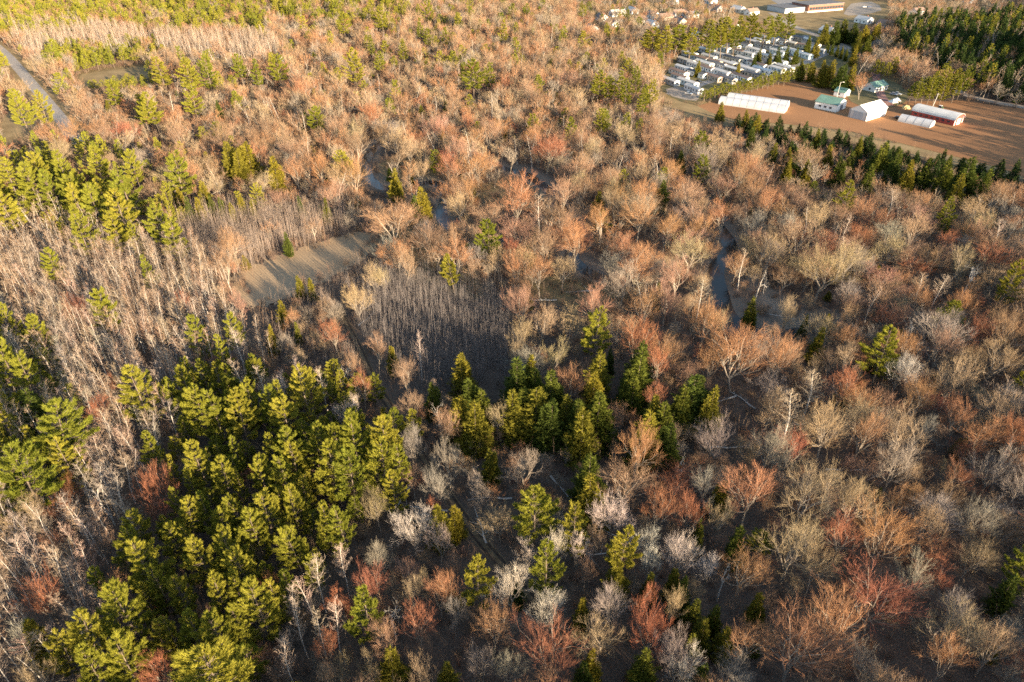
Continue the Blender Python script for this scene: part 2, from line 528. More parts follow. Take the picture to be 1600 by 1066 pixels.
def slivers(S, r):
    """S rows: p(3) q(3) width -> one tapering blade each"""
    S = np.asarray(S)
    if len(S) == 0:
        return np.zeros((0, 3)), np.zeros((0, 3), int)
    p, q, w = S[:, :3], S[:, 3:6], S[:, 6:7]
    d = q - p
    a = np.cross(d, r.normal(size=p.shape)); a /= np.linalg.norm(a, axis=1, keepdims=True) + 1e-9
    V = np.stack([p + a * w, p - a * w, q], 1).reshape(-1, 3)
    return V, np.arange(len(V)).reshape(-1, 3)

def merge(parts):
    V, F, M, n = [], [], [], 0
    for v, f, m in parts:
        V.append(v); F.append(f + n); M.append(np.full(len(f), m)); n += len(v)
    return np.concatenate(V), np.concatenate(F), np.concatenate(M)

def grow_bare(seed, H, R, fork=0.28, limbs=5, spread=(18, 48), kids=(5, 5, 5, 5), trop=0.10, wig=0.16, rad=0.30, lean=0.0, levels=5, tw=0.0092, lens=(0.36, 0.25, 0.155, 0.10, 0.066)):
    r = np.random.default_rng(seed)
    wood, fine = [], []
    UP = np.array((0, 0, 1.0))
    def branch(p, d, L, rad_, lvl):
        ns = (4, 4, 3, 2, 1, 1)[lvl]
        rr = rad_
        pts = [(p, d, rr)]
        for i in range(ns):
            d = norm(d + UP * trop * (0.3, 1.0, 1.2, 1.8, 2.6, 2.6)[lvl] + r.normal(size=3) * wig * (0.35 if lvl == 0 else 1))
            q = p + d * L / ns
            r2 = rad_ * (1 - 0.62 * (i + 1) / ns) if lvl else rad_ * (1 - 0.3 * (i + 1) / ns)
            if lvl <= 3:
                wood.append((*p, *q, rr, r2, lvl))
            else:
                fine.append((*p, *q, tw * (1.55 if lvl == 4 else 1.0)))
            p, rr = q, r2
            pts.append((p, d, rr))
        if lvl >= levels:
            return
        if lvl == 0:
            n = limbs
            ph = r.uniform(0, 6.28)
            for i in range(n):
                a = math.radians(r.uniform(*spread)) * (0.25 if i == 0 else 1)
                t = ph + 2 * math.pi * i / n + r.normal() * 0.35
                dd = norm(np.array((math.sin(a) * math.cos(t), math.sin(a) * math.sin(t), math.cos(a))) + d * 0.25)
                k = 4 if i < 3 else 3
                branch(pts[k][0], dd, H * lens[0] * r.uniform(0.8, 1.2) * (1.15 if i == 0 else 1), rad_ * r.uniform(0.5, 0.72), 1)
        else:
            n = kids[lvl - 1]
            for i in range(n):
                t = 0.22 + 0.78 * (i + r.uniform(0, 1)) / n
                f = min(t * ns, ns - 1e-3); k = int(f)
                b0, b1 = pts[k], pts[k + 1]
                pos = b0[0] + (b1[0] - b0[0]) * (f - k)
                a = math.radians(r.uniform(24, 52) if lvl < 3 else r.uniform(14, 40))
                dd = norm(b1[1] * math.cos(a) + perp(b1[1], r) * math.sin(a))
                branch(pos, dd, H * lens[lvl] * r.uniform(0.7, 1.25) * (1.15 - 0.35 * t), max(0.016, b0[2] * r.uniform(0.5, 0.7)), lvl + 1)
    d0 = norm(np.array((r.normal() * lean, r.normal() * lean, 1.0)))
    branch(np.zeros(3), d0, H * fork, rad, 0)
    wood = np.array(wood); fine = np.array(fine)
    # fit the grown shape to the wanted height and crown radius
    top = np.percentile(fine[:, 5], 99.5); rr = np.percentile(np.hypot(fine[:, 3], fine[:, 4]), 86)
    sx, sz = R / rr, H / top
    for A in (wood, fine):
        A[:, [0, 1, 3, 4]] *= sx; A[:, [2, 5]] *= sz
    thick = wood[wood[:, 8] <= 2]; thin = wood[wood[:, 8] == 3]
    tv, tf = prisms(thick[:, :8], 5)
    bv, bf = prisms(thin[:, :8], 3)
    fv, ff = slivers(fine, r)
    return (tv, tf), (np.concatenate([bv, fv]), np.concatenate([bf, ff + len(bv)]))

def grow_aspen(seed, H, R, n=46, kids=8, rad=0.15, base=0.35, tw=0.012):
    r = np.random.default_rng(seed)
    wood, thin, fine = [], [], []
    p, d = np.zeros(3), norm(np.array((r.normal() * 0.05, r.normal() * 0.05, 1)))
    ns = 9
    P = [p]
    for i in range(ns):
        d = norm(d + np.array((0, 0, .1)) + r.normal(size=3) * 0.05)
        q = p + d * H / ns
        wood.append((*p, *q, rad * (1 - i / ns) + 0.02, rad * (1 - (i + 1) / ns) + 0.02))
        p = q; P.append(p)
    for i in range(n):
        t = base + (1 - base) * (i + r.uniform()) / n
        f = min(t * ns, ns - 1e-3); k = int(f)
        pos = P[k] + (P[k + 1] - P[k]) * (f - k)
        a, az = math.radians(r.uniform(35, 60)), r.uniform(0, 6.28)
        dd = np.array((math.sin(a) * math.cos(az), math.sin(a) * math.sin(az), math.cos(a)))
        u = (t - base) / (1 - base)
        L = R * 1.35 * (0.35 + 0.9 * math.sin(math.pi * min(1, u * 0.8 + 0.22))) * r.uniform(0.6, 1.2)
        m = pos + dd * L * 0.5
        dd2 = norm(dd + np.array((0, 0, 0.45)) + r.normal(size=3) * 0.12)
        e = m + dd2 * L * 0.5
        thin += [(*pos, *m, 0.034, 0.024), (*m, *e, 0.024, 0.008)]
        for j in range(kids):
            s = r.uniform(0.2, 1)
            b = pos + (m - pos) * s * 2 if s < 0.5 else m + (e - m) * (s - 0.5) * 2
            d3 = norm((dd + dd2) / 2 * 0.9 + perp(dd2, r) * 0.75 + np.array((0, 0, 0.15)))
            l3 = r.uniform(0.35, 0.8)
            c = b + d3 * l3
            fine.append((*b, *c, tw * 1.2))
            for _ in range(2):
                fine.append((*(b + d3 * l3 * r.uniform(0.4, 0.9)), *(c + r.normal(size=3) * 0.2), tw))
    tv, tf = prisms(wood, 5)
    bv, bf = prisms(thin, 3)
    fv, ff = slivers(np.array(fine), r)
    return (tv, tf), (np.concatenate([bv, fv]), np.concatenate([bf, ff + len(bv)]))

def tufts(P, D, r, n=10, L=0.34, w=0.055, up=0.35, spread=0.75):
    """a brush of needles round each point P pointing along D"""
    P = np.repeat(np.asarray(P), n, 0); D = np.repeat(np.asarray(D), n, 0)
    d = D + r.normal(size=P.shape) * spread * 0.55
    d[:, 2] += up * r.uniform(0, 1, len(P))
    d /= np.linalg.norm(d, axis=1, keepdims=True)
    s = P + D * r.uniform(-0.5, 0.3, (len(P), 1)) * L
    e = s + d * L * r.uniform(0.7, 1.3, (len(P), 1))
    return slivers(np.concatenate([s, e, np.full((len(P), 1), w)], 1), r)

def grow_pine(seed, H, R, base=0.30, step=1.3, nb=5, finger=17, needles=19, nl=0.62, nw=0.045, shape=0.62):
    """white pine: whorls of long boughs that sweep up at the tips and carry upright plumes"""
    r = np.random.default_rng(seed)
    wood, thin, P, D = [], [], [], []
    ns = 8; p = np.zeros(3); d = norm(np.array((r.normal() * .03, r.normal() * .03, 1))); C = [p]
    for i in range(ns):
        d = norm(d + r.normal(size=3) * 0.025 + np.array((0, 0, .06)))
        q = p + d * H / ns
        wood.append((*p, *q, 0.30 * (1 - i / ns) + 0.03, 0.30 * (1 - (i + 1) / ns) + 0.03)); p = q; C.append(p)
    z = H * base
    lop = r.uniform(0, 6.28)
    while z < H * 0.985:
        t = (z / H - base) / (1 - base)
        prof = (1 - t) ** shape * (0.62 + 0.38 * min(1, t / 0.22)) + 0.06
        f = min(z / H * ns, ns - 1e-3); k = int(f)
        c = C[k] + (C[k + 1] - C[k]) * (f - k)
        ph = r.uniform(0, 6.28)
        n = nb if t < 0.85 else 4
        whorl = r.uniform(0.75, 1.15)
        for i in range(n):
            az = ph + 2 * math.pi * i / n + r.normal() * 0.25
            L = R * 1.12 * prof * whorl * r.uniform(0.6, 1.2) * (1 + 0.18 * math.cos(az - lop))
            L = max(L, 0.6)
            rise = math.radians(r.uniform(-4, 14) + 45 * t ** 2)
            o = np.array((math.cos(az), math.sin(az), 0))
            a = c
            dd = norm(o * math.cos(rise) + np.array((0, 0, math.sin(rise))))
            m = a + dd * L * 0.55
            d2 = norm(dd + np.array((0, 0, 0.30)))
            b = m + d2 * L * 0.45
            thin += [(*a, *m, 0.05, 0.035), (*m, *b, 0.035, 0.012)]
            side = np.array((-o[1], o[0], 0))
            nf = max(5, int(finger * L / R * 1.2))
            for j in range(nf):
                s = 0.38 + 0.62 * (j + r.uniform()) / nf
                pt = a + (m - a) * s / 0.55 if s < 0.55 else m + (b - m) * (s - 0.55) / 0.45
                sg = 1 if (j % 2) else -1
                off = (1.12 - s) * L * 0.42 * r.uniform(0.25, 1.1) + 0.15
                fd = norm(o * 0.75 + side * sg * r.uniform(0.3, 1.0) + np.array((0, 0, r.uniform(0.1, 0.45))))
                tip = pt + fd * off
                for u in (0.5, 1.0):
                    P.append(pt + (tip - pt) * u + np.array((0, 0, r.normal() * 0.05))); D.append(norm(fd + np.array((0, 0, 0.75))))
            P.append(b); D.append(norm(d2 + np.array((0, 0, .6))))
        z += step * r.uniform(0.7, 1.3)
    P.append(C[-1]); D.append(np.array((0, 0, 1.0)))
    tv, tf = prisms(wood, 6)
    bv, bf = prisms(thin, 3)
    fv, ff = tufts(P, D, r, needles, nl, nw, up=0.25, spread=0.55)
    return (np.concatenate([tv, bv]), np.concatenate([tf, bf + len(tv)])), (fv, ff)

def grow_cedar(seed, H, R, n=150, sprays=11, needles=5, nl=0.55, nw=0.075, lobes=2, power=0.8, base=0.05):
    """white cedar or spruce: ragged spires of boughs, each bough a drooping mat of sprays with an upturned tip"""
    r = np.random.default_rng(seed)
    spires = [(0.0, 0.0, 1.0, 1.0)]
    for i in range(lobes):
        a = r.uniform(0, 6.28)
        spires.append((math.cos(a) * R * 0.5, math.sin(a) * R * 0.5, r.uniform(0.55, 0.92), r.uniform(0.5, 0.75)))
    P, D, wood = [], [], []
    for (ox, oy, hh, rr) in spires:
        wood.append((ox * 0.2, oy * 0.2, 0, ox, oy, H * hh * 0.97, 0.16, 0.02))
        m = int(n * (0.35 + 0.65 * rr))
        ph = r.uniform(0, 6.28, 3)
        for i in range(m):
            t = base + (1 - base) * (1 - (1 - (i + r.uniform()) / m) ** 0.72) * 0.985
            az = i * 2.399 + r.normal() * 0.4
            prof = (1 - t) ** power * min(1, 0.7 + t * 2.0)
            rad = R * rr * prof * r.uniform(0.68, 1.28) * (1 + 0.22 * math.sin(az * 2 + t * 9 + ph[0]) + 0.16 * math.sin(t * 26 + ph[1])) + 0.12
            o = np.array((math.cos(az), math.sin(az), 0)); side = np.array((-o[1], o[0], 0))
            c = np.array((ox, oy, H * hh * t))
            k = max(4, int(sprays * (0.35 + rad / R)))
            for j in range(k):
                u = 0.30 + 0.70 * (j + r.uniform()) / k
                wd = rad * 0.26 * (1.15 - u) + 0.06
                P.append(c + o * rad * u + side * r.normal() * wd + np.array((0, 0, rad * (0.30 * u * u - 0.22 * u) + r.normal() * 0.10)))
                D.append(norm(o * 0.8 + side * r.normal() * 0.3 + np.array((0, 0, r.uniform(0.15, 0.9)))))
        P.append(np.array((ox, oy, H * hh * 0.97))); D.append(np.array((0, 0, 1.0)))
    fv, ff = tufts(P, D, r, needles, nl, nw, up=0.3, spread=0.7)
    return prisms(wood, 5), (fv, ff)

def grow_clump(seed, H, n, W, lean=0.06, tw=0.03, kids=5):
    """a handful of young stems standing close together"""
    r = np.random.default_rng(seed)
    W_, fine = [], []
    for i in range(n):
        x, y = r.uniform(-W, W, 2)
        h = H * r.uniform(0.45, 1.2)
        d = norm(np.array((r.normal() * lean, r.normal() * lean, 1)))
        a = np.array((x, y, 0.0)); b = a + d * h
        W_.append((*a, *b, tw, tw * 0.25))
        for j in range(kids):
            t = r.uniform(0.45, 0.98); az = r.uniform(0, 6.28)
            p = a + d * h * t
            q = p + np.array((math.cos(az) * .4, math.sin(az) * .4, 0.75)) * r.uniform(0.5, 1.2) * h / 7
            fine.append((*p, *q, 0.014))
            fine.append((*(p + (q - p) * 0.5), *(q + r.normal(size=3) * 0.22), 0.011))
    tv, tf = prisms(W_, 3)
    return (tv, tf), slivers(np.array(fine), r)

def grow_bush(seed, H, R, n=40, kids=6, tw=0.016):
    r = np.random.default_rng(seed)
    S = []
    for i in range(n):
        a, az = math.radians(r.uniform(4, 58)), r.uniform(0, 6.28)
        d = np.array((math.sin(a) * math.cos(az), math.sin(a) * math.sin(az), math.cos(a)))
        L = H * r.uniform(0.55, 1.1)
        p = np.array((r.normal() * R * .25, r.normal() * R * .25, 0)); m = p + d * L * .5; d2 = norm(d + r.normal(size=3) * .2 + np.array((0, 0, .25))); e = m + d2 * L * .5
        S += [(*p, *e, tw * 1.6)]
        for j in range(kids):
            b = p + (e - p) * r.uniform(.35, 1)
            S.append((*b, *(b + norm(d2 + r.normal(size=3) * .6) * L * r.uniform(.15, .4)), tw))
    return slivers(np.array(S), r)

# colours of twigs and needles
RED, ORANGE, PINK = (0.30, 0.13, 0.078), (0.325, 0.18, 0.10), (0.305, 0.19, 0.132)
TAN, GREY, WHITE, BROWN = (0.33, 0.25, 0.155), (0.27, 0.235, 0.20), (0.47, 0.42, 0.37), (0.25, 0.165, 0.11)
GREEN_PINE = [(0.18, 0.20, 0.03), (0.235, 0.235, 0.034), (0.285, 0.26, 0.04)]
GREEN_CEDAR = [(0.06, 0.085, 0.02), (0.11, 0.125, 0.022), (0.17, 0.155, 0.024), (0.22, 0.185, 0.026)]
M_bark = mat_plain("grey_bark", (0.22, 0.185, 0.15), scale=1.5, col2=(0.33, 0.285, 0.235), rough=0.95, spec=0.05)
M_pale = mat_plain("pale_bark", (0.40, 0.365, 0.325), scale=1.5, col2=(0.58, 0.54, 0.49), rough=0.9, spec=0.05)
M_pbark = mat_plain("pine_bark", (0.12, 0.095, 0.075), scale=1.5, col2=(0.20, 0.16, 0.125), rough=0.95, spec=0.05)
M_twig = mat_twig("budding_twigs", use_obj=True)
M_twig_mass = mat_twig("mixed_twigs", ramp=[RED, ORANGE, BROWN, ORANGE, TAN, PINK, TAN, GREY, TAN, BROWN, ORANGE])
M_aspen_mass = mat_twig("aspen_twigs", ramp=[(0.29, 0.21, 0.15), (0.33, 0.25, 0.18), (0.27, 0.22, 0.185), (0.34, 0.245, 0.17), PINK])
M_pine = mat_twig("pine_needles", ramp=GREEN_PINE, trans=0.2, jitter=0.35)
M_cedar = mat_twig("cedar_sprays", ramp=GREEN_CEDAR, trans=0.15, jitter=0.35)
M_dark = mat_twig("spruce_needles", ramp=[(0.04, 0.065, 0.022), (0.055, 0.08, 0.022)], trans=0.1, jitter=0.35)
M_stem = mat_plain("young_stems", (0.20, 0.165, 0.15), scale=1.0, col2=(0.34, 0.28, 0.245), rough=0.95, spec=0.05)
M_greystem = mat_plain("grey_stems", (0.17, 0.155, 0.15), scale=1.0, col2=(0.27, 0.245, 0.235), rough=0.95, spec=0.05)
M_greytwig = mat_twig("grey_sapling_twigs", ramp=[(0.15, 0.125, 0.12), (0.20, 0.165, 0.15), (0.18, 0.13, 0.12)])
M_brush = mat_twig("brush_twigs", ramp=[(0.15, 0.105, 0.085), (0.20, 0.145, 0.11), (0.25, 0.18, 0.12), (0.20, 0.11, 0.085)])

KIND = {}      # kind -> list of dict(H, R, trunk mesh, crown mesh)
MASS = {}      # kind -> list of (joined near arrays) for the forest as a mass
def reg(kind, H, R, tr, cr, mt, mc, mass_mc):
    trunk = mesh_np(kind + "_trunk", tr[0], tr[1], [mt])
    crown = mesh_np(kind + "_crown", cr[0], cr[1], [mc])
    KIND.setdefault(kind, []).append(dict(H=H, R=R, trunk=trunk, crown=crown))
    V, F, M = merge([(tr[0], tr[1], 0), (cr[0], cr[1], 1)])
    MASS.setdefault(kind, []).append(dict(H=H, R=R, mesh=mesh_np(kind + "_whole", V, F, [mt, mass_mc], M)))
def reg_far(kind, H, R, tr, cr, mt, mass_mc):
    V, F, M = merge([(tr[0], tr[1], 0), (cr[0], cr[1], 1)])
    MASS.setdefault(kind + "_far", []).append(dict(H=H, R=R, mesh=mesh_np(kind + "_far", V, F, [mt, mass_mc], M)))

for s in range(7):
    reg("maple_tree", 18, 5.4, *grow_bare(10 + s, 18, 5.4, limbs=5 + s % 2, spread=(14, 42), kids=(5, 5, 5, 7), fork=(0.22, 0.30, 0.26, 0.18, 0.34, 0.24, 0.15)[s], lean=0.04 + 0.05 * (s % 3)), M_bark, M_twig, M_twig_mass)
for s in range(7):
    reg("bare_tree", 18, 6.0, *grow_bare(30 + s, 18, 6.0, limbs=5, spread=(25, 62), kids=(6, 5, 5, 6), fork=(0.30, 0.24, 0.36, 0.28, 0.2, 0.26, 0.18)[s], lean=0.04 + 0.05 * (s % 3), wig=0.20, tw=0.0098), M_bark, M_twig, M_twig_mass)
for s in range(5):
    reg("aspen_tree", 17, 1.9, *grow_aspen(50 + s, 17, 1.9, n=40 + 4 * s, base=0.32 + 0.05 * (s % 3)), M_pale, M_twig, M_aspen_mass)
for s in range(6):
    reg("pine_tree", 20, 5.0, *grow_pine(70 + s, 20, 5.0, base=(0.25, 0.32, 0.22, 0.4, 0.3, 0.35)[s], nb=5 + s % 2, shape=(0.6, 0.75, 0.5, 0.62, 0.9, 0.55)[s]), M_pbark, M_pine, M_pine)
for s in range(5):
    reg("cedar_tree", 13, 2.9, *grow_cedar(90 + s, 13, 2.9, lobes=1 + s % 3, power=(0.75, 0.9, 0.65, 0.8, 1.0)[s]), M_pbark, M_cedar, M_cedar)
M_dead = mat_plain("bleached_wood", (0.40, 0.37, 0.33), scale=1.2, col2=(0.56, 0.52, 0.47), rough=0.95, spec=0.05)
for s in range(3):
    reg("dead_tree", 13, 3.2, *grow_bare(200 + s, 13, 3.2, limbs=3, kids=(3, 3, 2, 1), fork=0.5, spread=(20, 70), wig=0.3, trop=0.02, lean=0.12, rad=0.22, tw=0.012), M_dead, M_dead, M_dead)
for s in range(3):
    reg_far("bare_tree", 18, 5.6, *grow_bare(110 + s, 18, 5.6, limbs=5, kids=(4, 5, 5, 5), levels=4, tw=0.028, lens=(0.36, 0.25, 0.16, 0.125, 0.05), spread=(18, 52)), M_bark, M_twig_mass)
    reg_far("aspen_tree", 17, 1.9, *grow_aspen(120 + s, 17, 1.9, n=24, kids=4, tw=0.035), M_pale, M_aspen_mass)
    reg_far("pine_tree", 20, 5.0, *grow_pine(130 + s, 20, 5.0, step=1.5, nb=5, finger=6, needles=5, nl=0.8, nw=0.17), M_pbark, M_pine)
    reg_far("cedar_tree", 13, 2.9, *grow_cedar(140 + s, 13, 2.9, n=80, sprays=6, needles=4, nl=0.9, nw=0.17, lobes=1 + s % 2), M_pbark, M_cedar)
    reg_far("spruce_tree", 15, 3.4, *grow_cedar(150 + s, 15, 3.4, n=100, sprays=7, needles=4, nl=0.9, nw=0.17, lobes=0), M_pbark, M_dark)
CLUMP, CLUMP_GREY, BUSH = [], [], []
for s in range(4):
    t, f = grow_clump(160 + s, 6.5, 15, 1.9, lean=0.05, tw=0.034, kids=4)
    V, F, M = merge([(*t, 0), (*f, 1)])
    CLUMP.append(mesh_np("stems", V, F, [M_stem, M_aspen_mass], M))
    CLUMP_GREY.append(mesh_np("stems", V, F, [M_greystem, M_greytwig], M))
for s in range(3):
    t, f = grow_clump(180 + s, 5.0, 5, 1.6, lean=0.16, tw=0.028, kids=16)
    V, F, M = merge([(*t, 0), (*f, 1)])
    BUSH.append(mesh_np("stems", V, F, [M_brush, M_brush], M))
for s in range(4):
    BUSH.append(mesh_np("bush", *grow_bush(170 + s, 2.6, 1.6), [M_brush]))
# ---------------------------------------------------------------- where the trees stand
# crown centre in the photograph (px, py), crown width in px, kind, colour
def P4(s):
    return [tuple(float(v) for v in t.split(",")) for t in s.split()]
PINES = P4("""150,256,50 209,263,28 277,268,42 13,272,40 48,290,46 64,263,34 101,273,45 115,300,40 196,297,48 149,321,40 189,334,46 17,327,48 125,360,48
250,351,36 162,300,30 118,317,32 80,300,34 240,172,38 222,170,30 175,142,28 300,152,28 294,115,36 324,111,30 375,108,24 401,111,26 435,105,30 250,108,30 30,169,38 64,165,28 6,92,16
787,47,20 739,118,36 763,115,20 631,78,18 555,101,30 592,96,20 655,44,16 668,57,16 695,54,15 597,27,24 670,15,20 935,131,36 969,131,34 950,134,30 979,142,28 1003,158,26 995,125,26 1022,60,40 580,69,18 537,37,22
267,370,36 186,362,36 209,374,24 81,417,30 233,429,28 165,485,40 10,502,36 59,519,36 312,525,34 359,522,32 348,552,32 10,569,50 40,593,48 290,603,36 216,613,55 81,674,78 10,664,44 311,640,50 338,647,45 375,647,50 388,627,38 418,647,40 435,630,38 446,654,48 476,613,50 500,695,52 456,704,46 537,694,46 7,630,36
40,753,80 105,723,46 5,765,50 314,726,42 351,743,38 375,757,26 412,747,36 446,750,45 459,720,42 523,733,58 287,804,42 321,797,36 368,801,34 418,801,54 459,794,42 402,834,42 464,858,46 513,824,50 273,844,34 230,885,60 317,871,54 358,868,48 385,888,46 341,922,54 283,929,42 256,922,40 196,956,72 408,949,60 135,993,58 142,1040,60 199,1037,60 270,996,36 304,986,50 344,990,56 341,1034,112 371,919,44
547,740,58 597,726,58 625,722,40 614,767,36 537,821,46 570,956,64 837,797,64 898,824,46 746,905,50 854,892,50 969,858,50 554,688,66 604,694,54 932,512,42 1384,543,52 1580,438,32 709,421,30
1040,62,34 1062,60,34 1080,62,30 1108,50,34 1124,48,34 1140,50,28 1158,44,34 1176,42,30 1196,42,28 1214,40,26 1232,38,26 1130,60,26 1112,62,26 1150,58,24 1020,140,22 1008,146,22""")
CEDARS = P4("""267,304,14 280,307,16 294,324,18 310,322,18 317,297,22 330,318,14 345,322,14 361,329,13 378,319,15 395,326,12 469,320,13 510,324,15 358,243,28 388,243,36 372,250,26 429,263,28
618,283,24 658,311,24 648,322,20 935,310,18 1036,300,22 341,169,14 466,441,14 486,445,14 439,482,17 464,515,13 425,525,18 447,375,14 361,610,36 51,637,44
721,572,32 733,616,34 753,630,30 722,640,38 742,652,40 807,590,42 831,580,36 836,600,32 818,628,38 838,632,46 861,612,38 884,642,34 800,640,36 860,650,40 935,578,32 928,606,34 935,642,48 911,664,44 900,650,36 999,564,36 996,590,40 1023,640,36 1036,654,32 1047,684,32 1013,671,42 952,560,14 675,617,26 601,650,22 611,556,18 1067,627,34 1084,615,48 1111,630,36 1095,606,22 990,610,34
1176,475,20 1279,532,24 1259,500,14 965,895,40 908,955,26 921,740,40 923,773,40 685,811,36 709,807,30 763,722,26 1006,1040,40 911,1050,32 925,1032,34 1016,908,24 1053,908,26 611,1033,44 699,1053,34 1129,770,24 1156,843,34 1090,831,22 1187,942,26 1084,959,30 1102,983,32 1133,993,30 1100,1050,30 1118,960,24 1572,919,32 1067,922,34 1080,1010,34 51,993,46
1127,169,12 1184,191,16 1277,214,14 1379,240,28 1343,225,16 1514,266,32 1476,270,26 1360,270,22 1450,266,24 1311,262,20 1244,244,20 1395,262,22 1420,270,24 1330,250,18 1260,262,18 1296,240,16 1540,285,26 1232,262,16 1210,236,14 1176,210,13 1400,250,20 1500,288,24 1165,182,13
1187,86,10 1202,90,10 1217,84,11 1231,80,11 1246,82,11 1277,71,12 1264,66,11 1092,103,9 1294,70,6 1302,73,6 1309,76,6 1316,79,6 1323,82,6 1336,84,12 1180,92,8 1154,104,8
1289,47,16 1319,43,20 1334,46,18 1352,51,18 1358,67,17 1371,49,18 1306,46,16 1343,60,16 1285,108,18 1300,110,18 1319,114,20 1332,116,16 1270,106,14 1252,104,14""")
BARE = []
def bare(kind, col, s):
    for t in P4(s):
        BARE.append((*t, kind, col))
bare("maple_tree", RED, "992,525,56 1033,569,38 1030,617,36 564,603,26 1529,509,48 1317,600,52 1236,690,44 584,905,48 655,973,50 1026,787,54 1009,929,36 1016,986,58 111,767,34 88,804,38 68,935,58 243,797,30 256,1047,58 530,949,34 1080,797,44 1320,828,54 1381,926,88 861,1003,86 118,480,36 505,1015,40 430,905,30 285,470,24 160,640,34 105,850,34")
bare("maple_tree", ORANGE, "810,407,40 844,418,40 901,372,50 996,400,58 996,697,58 1013,471,48 1155,545,84 1215,549,56 1114,559,34 1350,671,58 1546,664,58 1100,498,56 1438,461,34 685,922,36 702,919,38 770,969,54 1175,763,78 1398,777,34 1436,777,30 1168,888,62 1391,831,78 1310,963,84 1249,1003,104 1178,986,66 1482,1023,60 553,267,42 700,256,38 805,306,66 179,915,34 1000,330,54 1040,350,46 940,340,44 1200,310,46 1160,270,36 500,258,36 462,262,34 1440,620,50 1500,650,46 1130,330,44")
bare("maple_tree", PINK, "814,471,48 932,471,48 1043,461,48 972,654,30 635,580,36 645,630,38 587,542,30 547,569,26 986,750,66 607,338,66 689,660,40 720,300,30 601,986,58 370,470,26 352,455,22 880,300,46 760,330,40 480,250,36 1060,420,44 1470,540,50 520,300,34")
bare("bare_tree", TAN, "780,398,30 807,515,38 844,498,44 888,502,44 864,552,42 807,546,24 780,647,30 631,411,36 581,428,28 599,429,22 557,461,38 1327,556,42 1290,414,72 1330,407,54 1229,475,40 1296,661,78 1418,667,72 1496,580,68 1556,553,58 1080,384,50 587,780,46 643,925,34 662,912,28 928,990,62 655,1047,50 574,1040,36 1050,942,36 34,807,56 51,1057,50 513,1047,40 1260,763,86 1337,773,68 1127,804,40 1242,848,86 1276,882,50 1455,814,46 1526,858,46 1486,976,78 1560,1003,68 715,308,52 639,229,36 657,263,26 1250,360,60 1390,380,50 1200,390,50 1430,350,50 1500,400,50 1345,640,60")
bare("bare_tree", GREY, "972,441,48 687,844,34 965,942,60 1060,1030,58 1127,678,58 1100,750,50 685,750,44 746,763,40 817,726,48 598,865,44 756,1030,40 793,1037,48 709,949,34 1526,804,50 1594,750,50 700,720,40 640,690,36 1400,720,60 1560,720,60 1440,900,60 1200,690,60")
bare("bare_tree", WHITE, "641,817,54 800,908,58 844,939,54 864,848,38 901,855,34 827,855,32 959,794,56 999,838,36 1016,881,28 1063,865,44 1077,861,44 1110,878,38 1073,1037,50 1408,576,40 545,640,36 440,600,32 30,990,40")
bare("aspen_tree", (0.42, 0.34, 0.27), "496,902,26 466,976,22 500,993,24 449,1033,24 655,553,13 535,880,24 480,930,22 520,970,22 455,945,20 380,590,20 410,600,20 470,580,18 505,600,20")

TREES = []       # dict(kind, x, y, z, h, r, rot, col)
HDEF = {"pine_tree": (9.0, 1.15, 12, 24), "cedar_tree": (4.5, 1.45, 4.5, 17), "maple_tree": (9.5, 0.75, 10, 21), "bare_tree": (9.5, 0.7, 10, 20), "aspen_tree": (12, 1.0, 14, 19)}
def place(cx, cy, w, kind, col):
    a, b, lo, hi = HDEF[kind]
    dep = 300.0
    for _ in range(3):
        wm_ = w * dep / FPX
        h = min(hi, max(lo, a + b * wm_))
        p = at(cx, cy, h * 0.66)
        dep = p.y * CP + (CAM_H - p.z) * SP
    z = float(gh(np.array([p.x]), np.array([p.y]))[0])
    TREES.append(dict(kind=kind, x=p.x, y=p.y, z=z, h=h * random.uniform(0.94, 1.06), r=max(0.8, wm_ / 2), rot=random.uniform(0, 6.28), col=col, hand=True))
def place_base(bx, by, kind, h, r, col=None):
    p = at(bx, by)
    TREES.append(dict(kind=kind, x=p.x, y=p.y, z=0.0, h=h * random.uniform(0.88, 1.12), r=r * random.uniform(0.9, 1.15), rot=random.uniform(0, 6.28), col=col, hand=True))
for i in range(21):                      # hedge of pines behind the greenhouses
    f = i / 20
    place_base(1100 + 165 * f, 160 - 36 * f + random.uniform(-2, 2), "pine_tree", 7.5 + 2.5 * f, 3.6)
for x, y in ((1418, 166), (1428, 169), (1438, 165), (1447, 168), (1457, 164), (1466, 167), (1476, 162), (1486, 164), (1495, 159), (1503, 156), (1452, 158), (1470, 157), (1488, 155)):
    place_base(x, y - 2, "pine_tree", 14.5 + (x - 1418) * 0.04, 3.9)
place_base(1341, 156, "maple_tree", 16, 6.0, ORANGE)
place_base(1452, 148, "maple_tree", 13, 5.5, PINK)
for x, y in ((1374, 124), (1384, 126), (1392, 122), (1366, 122)):
    place_base(x, y, "pine_tree", 12, 3.4)
for t in PINES: place(t[0], t[1], t[2] * (1.16 if t[1] > 225 else (0.8 if 900 < t[0] < 1012 else 1.05)), "pine_tree", None)
for t in CEDARS: place(t[0], t[1], t[2] * (1.35 if 690 < t[0] < 1130 and 560 < t[1] < 780 else 1.15), "cedar_tree", None)
for t in BARE: place(t[0], t[1], t[2] * 1.15, t[3], t[4])

